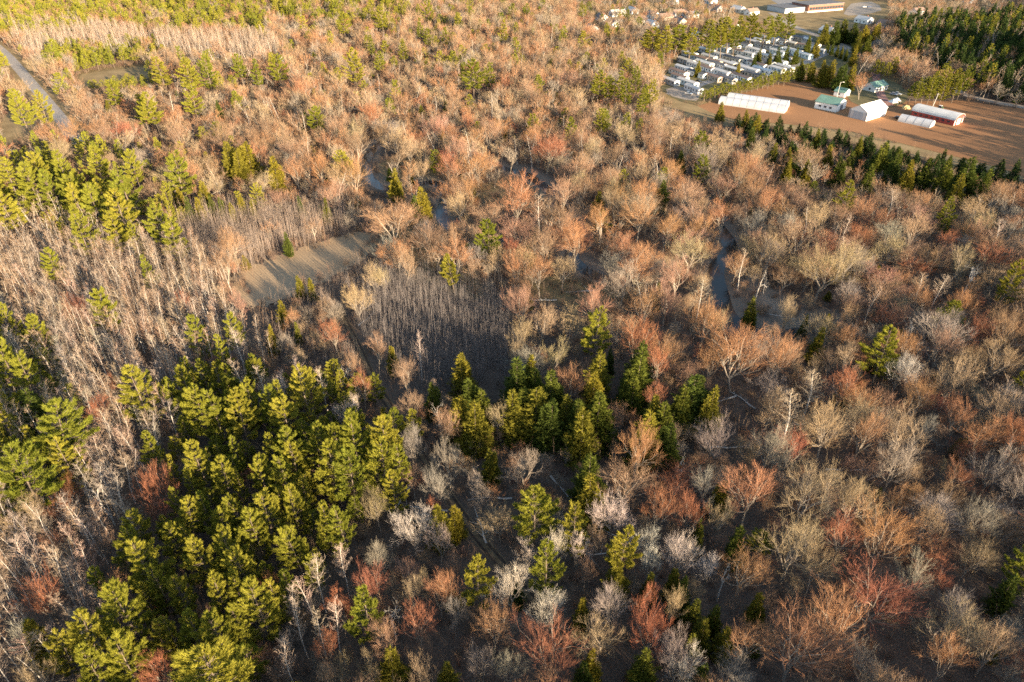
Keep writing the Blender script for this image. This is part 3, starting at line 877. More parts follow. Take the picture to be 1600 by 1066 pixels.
# zones (photo pixels of the ground) that decide what grows there
Z_BIRCH = [(-400, 355), (150, 375), (270, 385), (330, 430), (362, 470), (430, 520), (425, 580), (300, 600), (255, 700), (210, 830), (150, 900), (230, 1080), (-500, 1080)]
Z_STEM_SUN = [(262, 350), (400, 336), (530, 334), (578, 352), (560, 360), (500, 374), (430, 396), (372, 422), (345, 440), (300, 418), (270, 385)]
Z_STEM_DARK = [(595, 430), (660, 428), (720, 455), (792, 475), (812, 560), (795, 600), (700, 612), (630, 612), (595, 570), (560, 500), (575, 450)]
Z_STEM_MID = [(432, 470), (480, 460), (528, 440), (560, 520), (585, 600), (540, 640), (440, 600), (425, 540)]
Z_TRACKSIDE = [(600, 600), (700, 620), (760, 690), (850, 720), (880, 800), (800, 890), (720, 830), (640, 740)]
Z_PLANT = [(70, 78), (170, 84), (245, 72), (262, 96), (226, 108), (130, 118), (90, 110)]
Z_PLANT2 = [(130, 130), (245, 117), (262, 132), (240, 142), (150, 148)]
Z_NPINE = [(-80, 12), (90, 20), (150, 10), (290, 8), (420, 20), (420, 60), (300, 66), (170, 58), (90, 70), (-80, 78)]
Z_NPINE2 = [(430, -20), (640, -20), (640, 40), (540, 56), (430, 40)]
Z_PALE = [(20, 55), (130, 52), (230, 66), (240, 78), (170, 92), (110, 88), (60, 100), (30, 80)]
Z_PALE2 = [(250, 70), (420, 72), (450, 96), (420, 108), (300, 100), (250, 92)]
Z_DARKWOOD = [(1395, 50), (1460, 40), (1700, 34), (1760, 170), (1600, 166), (1545, 156), (1505, 145), (1500, 125), (1440, 108), (1400, 90)]
Z_CLEAR = [MEADOW_PX, FIELD_PX,
           [(1030, 150), (1034, 118), (1064, 84), (1140, 66), (1260, 50), (1330, 62), (1345, 92), (1320, 122), (1270, 112), (1180, 130), (1092, 164), (1045, 154)],
           [(1318, 122), (1390, 120), (1422, 150), (1510, 150), (1510, 200), (1330, 200)],
           [(1150, -10), (1250, -12), (1385, 0), (1388, 28), (1310, 54), (1236, 52), (1222, 44), (1160, 22)],
           [(122, 116), (226, 102), (240, 116), (228, 126), (140, 140), (118, 130)],
           [(0, 196), (20, 168), (60, 180), (48, 215), (0, 226)],
           [(1036, 152), (1092, 166), (1230, 195), (1440, 233), (1600, 272), (1600, 282), (1400, 240), (1240, 204), (1120, 192), (1060, 176)]]
# openings where the photograph shows water or ground between the trees: no crown stands in them
OPEN = [(588, 236, 24, 14), (592, 286, 24, 13), (672, 284, 18, 9), (690, 338, 12, 18), (812, 268, 34, 11), (845, 284, 26, 13), (870, 300, 8, 6), (918, 415, 32, 15), (1125, 425, 16, 32), (1148, 485, 13, 16), (1207, 466, 42, 22),
        (24, 102, 10, 14), (46, 128, 10, 14), (66, 152, 10, 14), (84, 174, 10, 10), (180, 117, 46, 7),
        (565, 545, 12, 40), (640, 690, 16, 30), (720, 800, 22, 34), (770, 870, 26, 30), (790, 296, 40, 12), (890, 455, 60, 16), (500, 410, 90, 40), (1150, 612, 50, 16), (735, 560, 40, 60), (690, 500, 60, 60),
        (1300, 175, 40, 16), (1400, 180, 110, 22), (1180, 160, 70, 18)]

RX = [(p[0], p[1]) for p in [at(-60, 40), at(8, 84), at(52, 134), at(98, 190), at(120, 225)]]
RX2 = [(p[0], p[1]) for p in [at(1205, 20), at(1272, 54), at(1340, 84), at(1420, 100), at(1490, 138), at(1545, 158), at(1700, 186)]]
HOMES_PX = P4("""1079,144 1154,126 1176,123 1222,111 1187,115 1041,131 1058,126 1085,120 1122,118 1142,114 1151,108 1179,106 1194,103 1210,101 1219,96 1082,106 1109,101 1141,97 1074,89 1101,84 1125,80 1141,77 1156,74 1172,70 1186,69 1200,66 1222,61 1206,79 1162,88 1176,83 1230,72 1246,75 1263,74 1273,83 1250,90 1126,92 1100,112 1240,63 1190,92 1064,112 1068,100 1090,96 1118,106 1160,98 1132,104 1104,94 1146,84 1190,76 1212,86 1234,84 1166,114 1110,126 1130,128 1206,112 1254,66 1070,134 1056,118 1216,69 1182,61 1096,104""")
HOUSES_PX = P4("1020,28 1018,42 1061,25 1060,38 964,25 956,41 924,50 988,21 1039,31 1080,28 1091,62 1143,47 1117,17 1153,19 1174,23 1050,6 1110,6 1383,42 1371,75 1349,36 1432,22 1512,4 1292,53 1000,36 940,32 310,3 440,100")
HOUSE_G = np.array([at(*p)[:2] for p in HOUSES_PX])

def scatter(spacing, jit=0.48, ylo=-90, yhi=880):
    nx_ = int(1500 / spacing); ny_ = int((yhi - ylo) / spacing)
    X, Y = np.meshgrid(np.arange(nx_) * spacing - 640, np.arange(ny_) * spacing + ylo)
    X = X + (np.arange(ny_) % 2)[:, None] * spacing * 0.5
    X = X + rng.uniform(-jit, jit, X.shape) * spacing
    Y = Y + rng.uniform(-jit, jit, Y.shape) * spacing
    X, Y = X.ravel(), Y.ravel()
    half = 0.76 * (Y * CP + CAM_H * SP)
    k = (X > -half - 30) & (X < half + 120)
    # towards the sun only trees whose shadow can reach the frame
    return X[k], Y[k]

def outside_frame(px, py):
    return (px < -40) | (px > 1640) | (py > 1120) | (py < 0)

def any_poly(px, py, polys):
    m = np.zeros(px.shape, bool)
    for p in polys:
        m |= inpoly(px, py, p)
    return m

def allowed(X, Y, H, strict=True):
    px, py, dep = proj(X, Y)
    k = ~any_poly(px, py, Z_CLEAR)
    k &= river_dist(X, Y) > 0.8
    k &= seg_dist(X, Y, TRACK) > 2.4
    k &= (seg_dist(X, Y, RX) > 7.5) & (seg_dist(X, Y, RX2) > 5.5)
    for h in HOUSE_G:
        k &= np.hypot(X - h[0], Y - h[1]) > 9
    if strict:
        for f in (0.45, 0.72, 1.0):
            tx, ty, _ = proj(X, Y, H * f)
            k &= ~any_poly(tx, ty, Z_CLEAR)
            for (ox, oy, rx, ry) in OPEN:
                k &= ((tx - ox) / (rx + 5)) ** 2 + ((ty - oy) / (ry + 5)) ** 2 > 1
    return k

# sown trees do not hide the placed ones: each placed crown keeps its view to the open side
_h = [t for t in TREES if t["hand"]]
HXY = np.array([(t["x"], t["y"], t["h"], t["r"], 1.0 if t["kind"] in ("pine_tree", "cedar_tree") else 0.0) for t in _h])
HPX, HPY, HDEP = proj(HXY[:, 0], HXY[:, 1], HXY[:, 2] * (0.62 - 0.1 * HXY[:, 4]))
HW = 2 * HXY[:, 3] * FPX / HDEP
HHT = HXY[:, 2] * FPX / HDEP * 0.8
def clear_of_placed(X, Y, H, R):
    cx, cy, dp = proj(X, Y, H * 0.7)
    k = np.ones(X.shape, bool)
    w = 2 * R * FPX / dp
    for a, b, d, ww, hh, c in zip(HPX, HPY, HDEP, HW, HHT, HXY[:, 4]):
        f = 0.42 if c else 0.30
        k &= ~((dp < d) & (np.abs(cx - a) < f * ww + 0.22 * w) & (np.abs(cy - b) < (0.42 if c else 0.32) * hh + 0.22 * w))
    return k

# spatial hash so that sown trees keep off the placed ones
CELL = 8.0
HASH = {}
def hput(x, y, r):
    HASH.setdefault((int(x // CELL), int(y // CELL)), []).append((x, y, r))
def hfree(x, y, r, f=0.62):
    cx, cy = int(x // CELL), int(y // CELL)
    for i in (-1, 0, 1):
        for j in (-1, 0, 1):
            for (a, b, q) in HASH.get((cx + i, cy + j), ()):
                if (a - x) ** 2 + (b - y) ** 2 < ((r + q) * f) ** 2:
                    return False
    return True
for t in TREES:
    hput(t["x"], t["y"], t["r"])

def add(kind, x, y, h, r, col=None):
    hput(x, y, r)
    TREES.append(dict(kind=kind, x=x, y=y, z=0.0, h=h, r=r, rot=random.uniform(0, 6.28), col=col, hand=False))

BARE_COLS = [RED, ORANGE, ORANGE, PINK, PINK, BROWN, TAN, TAN, TAN, GREY, ORANGE, BROWN]
def patch(x, y, s, o=0.0):
    """slow smooth variation over the ground, -1..1"""
    return math.sin(x / s + o) * math.cos(y / s * 1.3 + 2 * o) * 0.6 + math.sin((x + y) / s * 0.7 + 3 * o) * 0.4

# special stands first
X, Y = scatter(5.4)
px, py, dep = proj(X, Y)
ok = allowed(X, Y, np.full(X.shape, 13.0), False)
conif = any_poly(px, py, [Z_PLANT, Z_PLANT2]); np1 = any_poly(px, py, [Z_NPINE, Z_NPINE2]); dk = inpoly(px, py, Z_DARKWOOD)
shade_hill = np.hypot((X - 475) / 125.0, (Y - 400) / 85.0) < 1.0
for x, y, c, n1, d, hl in zip(X[ok], Y[ok], conif[ok], np1[ok], dk[ok], shade_hill[ok]):
    u = random.random()
    if c and hfree(x, y, 2.6):
        if u < 0.66:
            lo_ = proj(np.array([x]), np.array([y]))[1][0] > 120
            add("pine_tree", x, y, random.uniform(4.5, 7) if lo_ else random.uniform(7, 13), random.uniform(1.8, 2.8) if lo_ else random.uniform(2.2, 3.8))
    elif n1 and u < 0.30 and hfree(x, y, 3.0):
        add("pine_tree", x, y, random.uniform(12, 18), random.uniform(3, 4.6))
    elif d and hfree(x, y, 2.6):
        if u < 0.62:
            add("spruce_tree" if u < 0.5 else "pine_tree", x, y, random.uniform(12, 20), random.uniform(2.8, 4.2))
        elif u < 0.85:
            add("aspen_tree", x, y, random.uniform(13, 17), random.uniform(1.5, 2.2), (0.4, 0.33, 0.27))
    elif hl and hfree(x, y, 2.8):
        add("pine_tree", x, y, random.uniform(17, 23), random.uniform(3.4, 4.6))  # unseen pines on the added rise, lengthening its shadow over the dark forest
Z_STAND = [[(245, 640), (300, 600), (420, 610), (520, 600), (650, 690), (655, 790), (580, 830), (560, 900), (470, 980), (420, 1080), (100, 1080), (130, 980), (220, 880), (290, 760)],
           [(-60, 540), (70, 560), (140, 660), (150, 780), (-60, 810)], [(-60, 250), (120, 245), (300, 255), (300, 390), (200, 392), (90, 392), (-60, 360)]]
X, Y = scatter(4.6)
px, py, dep = proj(X, Y)
k = any_poly(px, py, Z_STAND)
for x, y, up_ in zip(X[k], Y[k], py[k] < 420):
    if random.random() < (0.28 if up_ else 0.7) and hfree(x, y, 1.7, 0.55):
        add("pine_tree", x, y, random.uniform(8, 14), random.uniform(1.8, 3.2))
Z_BELT = [(1140, 182), (1250, 212), (1400, 248), (1640, 292), (1640, 325), (1480, 312), (1380, 296), (1250, 262), (1150, 215)]
X, Y = scatter(4.4)
px, py, dep = proj(X, Y)
k = inpoly(px, py, Z_BELT) & allowed(X, Y, np.full(X.shape, 8.0), False)
for x, y, a in zip(X[k], Y[k], px[k]):
    if random.random() < (0.62 if a > 1230 else 0.4) and hfree(x, y, 1.9, 0.6):
        add("spruce_tree", x, y, random.uniform(5, 10), random.uniform(1.6, 2.8))
# pale slender stands
X, Y = scatter(2.4, ylo=20)
px, py, dep = proj(X, Y)
zb = inpoly(px + rng.normal(0, 10, X.shape), py + rng.normal(0, 8, X.shape), Z_BIRCH); zp = any_poly(px, py, [Z_PALE, Z_PALE2])
k = (zb | zp) & allowed(X, Y, np.full(X.shape, 15.0))
for x, y, b, dd in zip(X[k], Y[k], zb[k], dep[k]):
    dens = 0.80 if b else 0.75
    dens *= 0.85 + 0.35 * patch(x, y, 14)
    if random.random() < dens and hfree(x, y, 1.0, 0.6):
        col = random.choice([(0.34, 0.26, 0.20), (0.31, 0.23, 0.17), (0.34, 0.245, 0.175), (0.32, 0.27, 0.225)])
        if b and random.random() < 0.035 and hfree(x, y, 3.0):
            add("maple_tree", x, y, random.uniform(7, 11), random.uniform(2.2, 3.4), random.choice([RED, PINK]))
        else:
            add("aspen_tree", x, y, random.uniform(10.5, 16) if b else random.uniform(13, 17), random.uniform(1.2, 2.0), col)
# the hardwoods that cover everything else
X, Y = scatter(4.9)
px, py, dep = proj(X, Y)
zn = any_poly(px + rng.normal(0, 9, X.shape), py + rng.normal(0, 7, X.shape), [Z_BIRCH, Z_STEM_SUN, Z_STEM_DARK, Z_STEM_MID, Z_PLANT, Z_PLANT2]) & (rng.uniform(size=X.shape) < 0.97)
HH = np.array([random.choice((random.uniform(7, 12), random.uniform(11, 16), random.uniform(13, 19.5))) for _ in X])
k = ~zn & allowed(X, Y, HH)
k &= clear_of_placed(X, Y, HH, HH * 0.33 + 0.6)
Z_SHADE = [(690, 700), (760, 690), (880, 720), (960, 700), (1010, 740), (900, 790), (830, 850), (760, 850), (700, 780)]
k &= ~(inpoly(px, py, Z_SHADE) & (rng.uniform(size=X.shape) < 0.6))
_tx, _ty, _ = proj(X, Y, HH + 5)
outside = (_tx > 1650) | (_ty > 1120)
ts = inpoly(px, py, Z_TRACKSIDE + []) | inpoly(px, py, Z_SHADE)
town = inpoly(px, py, [(890, -20), (1600, -20), (1600, 40), (1400, 60), (1330, 60), (1230, 45), (1060, 90), (900, 62)])
for x, y, h, tr, tw, a, b, dd, ot in zip(X[k], Y[k], HH[k], ts[k], town[k], px[k], py[k], dep[k], outside[k]):
    r = random.uniform(0.25, 0.42) * h + 0.6
    if tr:
        h, r = h * 0.7, r * 0.75
    if not hfree(x, y, r, 0.47):
        continue
    if tw:
        if random.random() < 0.55:
            continue
        h, r = h * 0.7, r * 0.8
    u = random.random()
    if ot and u < 0.22:
        add("pine_tree", x, y, h + 4, r * 0.85)  # unseen pines past the frame, added for more shade on the lower right
        continue
    p = patch(x, y, 38, 1.0)
    if u < (0.10 if b < 130 and a < 1000 else 0.035):
        add("pine_tree", x, y, h, r * 0.75)
    elif u < 0.07 and b > 130:
        add("cedar_tree", x, y, h * 0.6, r * 0.42)
    elif u < 0.20 + 0.10 * p:
        add("aspen_tree", x, y, h * 0.95, r * 0.42, (0.38, 0.30, 0.23))
    else:
        v = random.random()
        # reddish maples prevail in the middle distance, tan and grey crowns towards the lower corner
        right = min(1, max(0, (a - 1000) / 500)) * min(1, max(0, (b - 330) / 300))
        if v < 0.58 - 0.40 * right + 0.14 * p:
            add("maple_tree", x, y, h, r, random.choice([RED, ORANGE, ORANGE, PINK, ORANGE, PINK, BROWN]))
        else:
            add("bare_tree", x, y, h, r * 1.05, random.choice([TAN, TAN, TAN, BROWN, BROWN, GREY, GREY]))
# the younger storey that closes the gaps
X, Y = scatter(3.9)
px, py, dep = proj(X, Y)
HH = rng.uniform(4.5, 9.5, X.shape)
k = ~any_poly(px, py, [Z_STEM_SUN, Z_STEM_DARK, Z_PLANT, Z_PLANT2]) & allowed(X, Y, HH) & (Y < 620) & ~outside_frame(px, py)
k &= clear_of_placed(X, Y, HH * 0.8, HH * 0.2)
for x, y, h, b in zip(X[k], Y[k], HH[k], inpoly(px, py, Z_BIRCH)[k]):
    r = h * random.uniform(0.24, 0.34)
    if not hfree(x, y, r, 0.36) or random.random() < (0.95 if b else 0.4):
        continue
    if random.random() < 0.04:
        add("cedar_tree", x, y, h * 0.7, r * 0.7)
    else:
        add(random.choice(["maple_tree", "bare_tree"]), x, y, h, r, random.choice([BROWN, BROWN, GREY, PINK, RED, TAN, ORANGE]))
# dead standing trees here and there
for (x_, y_) in P4("1405,560 1230,620 1050,760 690,690 860,760 1480,700 1350,880 1560,860 960,1000 620,1000 1180,470 720,430 950,450 1330,480 1500,470 300,560 180,820 540,620 780,700 1120,940 1290,730"):
    p = at(x_, y_)
    if hfree(p.x, p.y, 1.0, 0.5):
        TREES.append(dict(kind="dead_tree", x=p.x, y=p.y, z=0.0, h=random.uniform(9, 14), r=random.uniform(2.2, 3.4), rot=random.uniform(0, 6.28), col=None, hand=True)); hput(p.x, p.y, 2)
zz = gh(np.array([t["x"] for t in TREES]), np.array([t["y"] for t in TREES]))
for t, z in zip(TREES, zz):
    t["z"] = float(z)

# ---------------------------------------------------------------- the nearest trees one by one, the rest as a mass
TX = np.array([t["x"] for t in TREES]); TY = np.array([t["y"] for t in TREES]); TH = np.array([t["h"] for t in TREES]); TR = np.array([t["r"] for t in TREES])
cpx, cpy, cdep = proj(TX, TY, TH * 0.66)
bpx, bpy_, _ = proj(TX, TY, 0)
tpx, tpy, _ = proj(TX, TY, TH)
size = np.sqrt(TR * TH) / cdep
inview = (cpx > 2) & (cpx < 1598) & (cpy > 4) & (cpy < 1062)
LIMIT = {"pine_tree": 290, "cedar_tree": 230, "maple_tree": 300, "bare_tree": 300, "aspen_tree": 300, "dead_tree": 40}
single = np.zeros(len(TREES), bool)
for kd, lim in LIMIT.items():
    ii = [i for i, t in enumerate(TREES) if t["kind"] == kd and inview[i]]
    ii.sort(key=lambda i: -size[i] * (1.5 if TREES[i]["hand"] else 1.0))
    single[ii[:lim]] = True
SINGLES = []
for i in np.nonzero(single)[0]:
    t = TREES[i]
    K = KIND[t["kind"]]
    k = K[i % len(K)]
    e = bpy.data.objects.new(t["kind"], None)
    e.empty_display_size = 0.5
    e.location = (t["x"], t["y"], t["z"] - 0.05)
    ln = {"pine_tree": 0.015, "cedar_tree": 0.015, "aspen_tree": 0.025}.get(t["kind"], 0.05)
    e.rotation_euler = (random.gauss(0, ln), random.gauss(0, ln), t["rot"])
    q_ = random.uniform(0.9, 1.1)
    e.scale = (t["r"] / k["R"] * q_, t["r"] / k["R"] / q_, t["h"] / k["H"])
    COL.objects.link(e)
    for nm in ("trunk", "crown"):
        c = bpy.data.objects.new(nm, k[nm])
        COL.objects.link(c)
        c.parent = e
        if t["col"] is not None and nm == "crown":
            j = [random.uniform(0.88, 1.12) for _ in range(3)]
            c.color = (t["col"][0] * j[0], t["col"][1] * (j[0] + j[1]) / 2, t["col"][2] * (j[0] + j[2]) / 2, 1)
    SINGLES.append((e, i))

def instancer(name, meshes, pts, idx_, rot, scl, label):
    """one object that stands for a countless mass: points with a kind, a turn and a size each"""
    lib = bpy.data.collections.new(name + "_kinds")
    for n, m in enumerate(meshes):
        o = bpy.data.objects.new("%s_kind_%03d" % (name, n), m)
        lib.objects.link(o)
    me = bpy.data.meshes.new(name)
    me.vertices.add(len(pts))
    me.vertices.foreach_set("co", np.asarray(pts, np.float32).ravel())
    me.attributes.new("which", 'INT', 'POINT').data.foreach_set("value", np.asarray(idx_, np.int32))
    me.attributes.new("turn", 'FLOAT_VECTOR', 'POINT').data.foreach_set("vector", np.asarray(rot, np.float32).ravel())
    me.attributes.new("size", 'FLOAT_VECTOR', 'POINT').data.foreach_set("vector", np.asarray(scl, np.float32).ravel())
    o = link(bpy.data.objects.new(name, me))
    ng = bpy.data.node_groups.new(name, 'GeometryNodeTree')
    ng.interface.new_socket("Geometry", in_out='INPUT', socket_type='NodeSocketGeometry')
    ng.interface.new_socket("Geometry", in_out='OUTPUT', socket_type='NodeSocketGeometry')
    N, L = ng.nodes, ng.links
    gi, go = N.new("NodeGroupInput"), N.new("NodeGroupOutput")
    ci = N.new("GeometryNodeCollectionInfo")
    ci.inputs["Collection"].default_value = lib
    ci.inputs["Separate Children"].default_value = True
    ci.inputs["Reset Children"].default_value = True
    iop = N.new("GeometryNodeInstanceOnPoints")
    iop.inputs["Pick Instance"].default_value = True
    def named(nm, ty):
        a = N.new("GeometryNodeInputNamedAttribute")
        a.data_type = ty
        a.inputs["Name"].default_value = nm
        return a.outputs["Attribute"]
    e2r = N.new("FunctionNodeEulerToRotation")
    L.new(named("turn", 'FLOAT_VECTOR'), e2r.inputs[0])
    L.new(gi.outputs[0], iop.inputs["Points"])
    L.new(ci.outputs[0], iop.inputs["Instance"])
    L.new(named("which", 'INT'), iop.inputs["Instance Index"])
    L.new(e2r.outputs[0], iop.inputs["Rotation"])
    L.new(named("size", 'FLOAT_VECTOR'), iop.inputs["Scale"])
    L.new(iop.outputs[0], go.inputs[0])
    md = o.modifiers.new("spread", 'NODES')
    md.node_group = ng
    return tag(o, label, kind="stuff")

def mass(name, kinds, label, near=230):
    ms, off = [], {}
    for kd in kinds:
        for suf in ("", "_far"):
            L_ = MASS.get(kd + suf) or (MASS.get("bare_tree_far") if kd == "maple_tree" else MASS.get(kd + "_far"))
            off[kd + suf] = (len(ms), L_)
            ms += [d["mesh"] for d in L_]
    pts, ix, rot, scl = [], [], [], []
    for i, t in enumerate(TREES):
        if single[i] or t["kind"] not in kinds:
            continue
        far = cdep[i] > near or not (-150 < cpx[i] < 1750 and -100 < cpy[i] < 1200)
        o0, L_ = off[t["kind"] + ("_far" if far else "")]
        n = i % len(L_)
        pts.append((t["x"], t["y"], t["z"] - 0.05)); ix.append(o0 + n); rot.append((random.gauss(0, 0.04), random.gauss(0, 0.04), t["rot"]))
        s = t["r"] / L_[n]["R"]
        scl.append((s, s, t["h"] / L_[n]["H"]))
    print(name, len(pts))
    return instancer(name, ms, pts, ix, rot, scl, label)
mass("hardwood_forest", ["maple_tree", "bare_tree"], "mass of leafless reddish and tan hardwoods filling the wood")
mass("aspen_forest", ["aspen_tree"], "mass of pale slender aspens crowding between the other trees")
mass("conifer_forest", ["pine_tree", "cedar_tree", "spruce_tree"], "mass of distant green pines and spruces", near=260)

# thickets of young stems
def clumps(name, polys, spacing, hs, label, kinds=None):
    kinds = kinds or CLUMP
    X, Y = scatter(spacing, ylo=20)
    px, py, dep = proj(X, Y)
    k = any_poly(px + rng.normal(0, 13, X.shape), py + rng.normal(0, 9, X.shape), polys) & allowed(X, Y, np.full(X.shape, 4.0), False) & (rng.uniform(size=X.shape) < 0.9)
    X, Y = X[k], Y[k]
    n = len(X)
    s = rng.uniform(*hs, n) / 6.5
    print(name, n)
    instancer(name, kinds, np.stack([X, Y, gh(X, Y) - 0.05], 1), rng.integers(0, len(kinds), n), np.stack([np.zeros(n), np.zeros(n), rng.uniform(0, 6.28, n)], 1), np.stack([np.ones(n), np.ones(n), s], 1), label)
clumps("sapling_thicket", [Z_STEM_SUN], 2.3, (6.5, 10), "thicket of thin sunlit saplings behind the meadow")
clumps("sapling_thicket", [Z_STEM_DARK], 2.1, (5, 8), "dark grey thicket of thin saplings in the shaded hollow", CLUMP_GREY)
clumps("sapling_thicket", [Z_STEM_MID], 2.5, (3.5, 6), "thicket of thin saplings between the meadow and the track")

# brush on the forest floor
X, Y = scatter(3.2, ylo=10, yhi=700)
px, py, dep = proj(X, Y)
k = allowed(X, Y, np.full(X.shape, 1.0), False) & (px > -60) & (px < 1660) & ~any_poly(px, py, [Z_STEM_DARK]) & (rng.uniform(size=X.shape) < 0.92)
for (ox, oy, rx, ry) in OPEN[:8]:
    k &= ((px - ox) / rx) ** 2 + ((py - oy) / ry) ** 2 > 1
mx_, my_, _ = proj(X, Y)
k &= ~(inpoly(mx_, my_, Z_BIRCH) & (rng.uniform(size=X.shape) < 0.65))
MP = [tuple(at(*q)[:2]) for q in MEADOW_PX]; MP.append(MP[0])
edge = (seg_dist(X, Y, MP) < 4.5) & (rng.uniform(size=X.shape) < 0.8) & (seg_dist(X, Y, TRACK) > 2)
k = k | edge
X, Y = X[k], Y[k]
n = len(X)
s = rng.uniform(0.55, 1.35, n)
print("brush", n)
instancer("undergrowth", BUSH, np.stack([X, Y, gh(X, Y) - 0.05], 1), rng.integers(0, len(BUSH), n), np.stack([np.zeros(n), np.zeros(n), rng.uniform(0, 6.28, n)], 1), np.stack([s, s, s * rng.uniform(0.7, 1.3, n)], 1), "low brown brush and seedlings covering the forest floor")
# ---------------------------------------------------------------- buildings, vehicles and poles
M_white = mat_plain("white_metal_siding", (0.74, 0.73, 0.71), scale=0.4, col2=(0.84, 0.83, 0.81), rough=0.55, spec=0.3)
M_cream = mat_plain("cream_siding", (0.62, 0.56, 0.46), scale=0.4, var=0.08, rough=0.7)
M_blue = mat_plain("pale_blue_siding", (0.50, 0.60, 0.64), scale=0.4, var=0.06, rough=0.65)
M_tan = mat_plain("tan_siding", (0.44, 0.37, 0.29), scale=0.4, var=0.08, rough=0.7)
M_greyw = mat_plain("grey_siding", (0.42, 0.44, 0.46), scale=0.4, var=0.08, rough=0.7)
M_groof = mat_plain("green_metal_roof", (0.12, 0.22, 0.18), scale=0.3, col2=(0.16, 0.28, 0.23), rough=0.5, spec=0.4)
M_silver = mat_plain("galvanised_roof", (0.50, 0.50, 0.49), scale=0.3, col2=(0.63, 0.62, 0.60), rough=0.45, spec=0.4)
M_droof = mat_plain("dark_shingles", (0.10, 0.105, 0.12), scale=0.5, col2=(0.17, 0.17, 0.18), rough=0.9)
M_wroof = mat_plain("pale_roof", (0.48, 0.46, 0.44), scale=0.4, col2=(0.60, 0.58, 0.55), rough=0.7)
M_broof = mat_plain("brown_roof", (0.24, 0.17, 0.14), scale=0.4, var=0.15, rough=0.85)
M_redw = mat_plain("red_barn_boards", (0.30, 0.055, 0.045), scale=0.8, col2=(0.40, 0.09, 0.07), rough=0.85)
M_brick = mat_plain("brick_wall", (0.26, 0.12, 0.085), scale=1.0, col2=(0.33, 0.155, 0.11), rough=0.9)
M_glass = mat_plain("window_glass", (0.04, 0.05, 0.06), var=0.2, rough=0.1, spec=0.6)
M_door = mat_plain("door_paint", (0.16, 0.17, 0.19), var=0.2, rough=0.6)
M_film = mat_plain("greenhouse_film", (0.40, 0.41, 0.43), scale=0.35, col2=(0.50, 0.51, 0.53), rough=0.4, spec=0.5)
M_hoop = mat_plain("steel_hoops", (0.45, 0.46, 0.47), var=0.1, rough=0.4, metal=0.6)
M_pole = mat_plain("weathered_pole", (0.30, 0.26, 0.22), var=0.2, scale=2)
M_poleW = mat_plain("pale_pole", (0.62, 0.60, 0.56), var=0.1)
M_tyre = mat_plain("tyre_rubber", (0.02, 0.02, 0.02), var=0.2, rough=0.9)
M_rim = mat_plain("wheel_rim", (0.45, 0.45, 0.46), var=0.1, rough=0.35, metal=0.7)
M_tent = mat_plain("white_canvas", (0.72, 0.71, 0.68), var=0.06)
M_straw = mat_plain("straw", (0.50, 0.40, 0.20), var=0.2, scale=2)
CARCOL = {"white": mat_plain("white_car_paint", (0.75, 0.75, 0.74), var=0.03, rough=0.25, spec=0.5), "dark": mat_plain("dark_car_paint", (0.03, 0.032, 0.038), var=0.1, rough=0.25, spec=0.5),
          "silver": mat_plain("silver_car_paint", (0.45, 0.46, 0.48), var=0.05, rough=0.25, spec=0.5), "red": mat_plain("red_car_paint", (0.30, 0.03, 0.03), var=0.1, rough=0.25, spec=0.5), "blue": mat_plain("blue_car_paint", (0.06, 0.10, 0.22), var=0.1, rough=0.25, spec=0.5)}
LABELLED = []      # (object, noun, adjectives, px, py, group)

def ab(A, B):
    a, b = at(*A), at(*B)
    return a, math.atan2(b.y - a.y, b.x - a.x), (b - a).length

def depth_of(A, B, C):
    a, rz, L = ab(A, B)
    c = at(*C) - a
    return abs(-math.sin(rz) * c.x + math.cos(rz) * c.y)

def gable(name, loc, rz, L, W, eave, ridge, wm_, rm, along='x', over=0.35, base=0.0, thick=0.14):
    """gabled building: local x from 0 to L, y from 0 to W; ridge along x or y"""
    e = empty(name, loc, rz)
    lx, wy = (L, W) if along == 'x' else (W, L)
    def sw(m):
        if along == 'y':
            m.v = [(L - y, x, z) for x, y, z in m.v]
        return m
    w = sw(MB().prism([(0, 0), (wy, 0), (wy, eave), (wy / 2, ridge), (0, eave)], 0, lx)).build("wall", wm_, e)
    k = (ridge - eave) / (wy / 2)
    rf = MB()
    for s in (0, 1):
        y0, y1 = (-over, wy / 2) if s == 0 else (wy + over, wy / 2)
        z0, z1 = eave - over * k + 0.02, ridge + 0.02
        pr = [(y0, z0), (y1, z1), (y1, z1 + thick), (y0, z0 + thick)]
        rf.prism(pr if s == 0 else pr[::-1], -over, lx + over)
    r = sw(rf).build("roof", rm, e)
    return e, w, r

def panel(parent, name, mat, side, L, W, u0, u1, z0, z1, d=0.04):
    """a door or window standing proud of one side: front y=0, back y=W, end0 x=0, end1 x=L"""
    m = MB()
    if side == 'front': m.box(u0, u1, -d, -0.003, z0, z1)
    elif side == 'back': m.box(u0, u1, W + 0.003, W + d, z0, z1)
    elif side == 'end0': m.box(-d, -0.003, u0, u1, z0, z1)
    else: m.box(L + 0.003, L + d, u0, u1, z0, z1)
    return m.build(name, mat, parent)

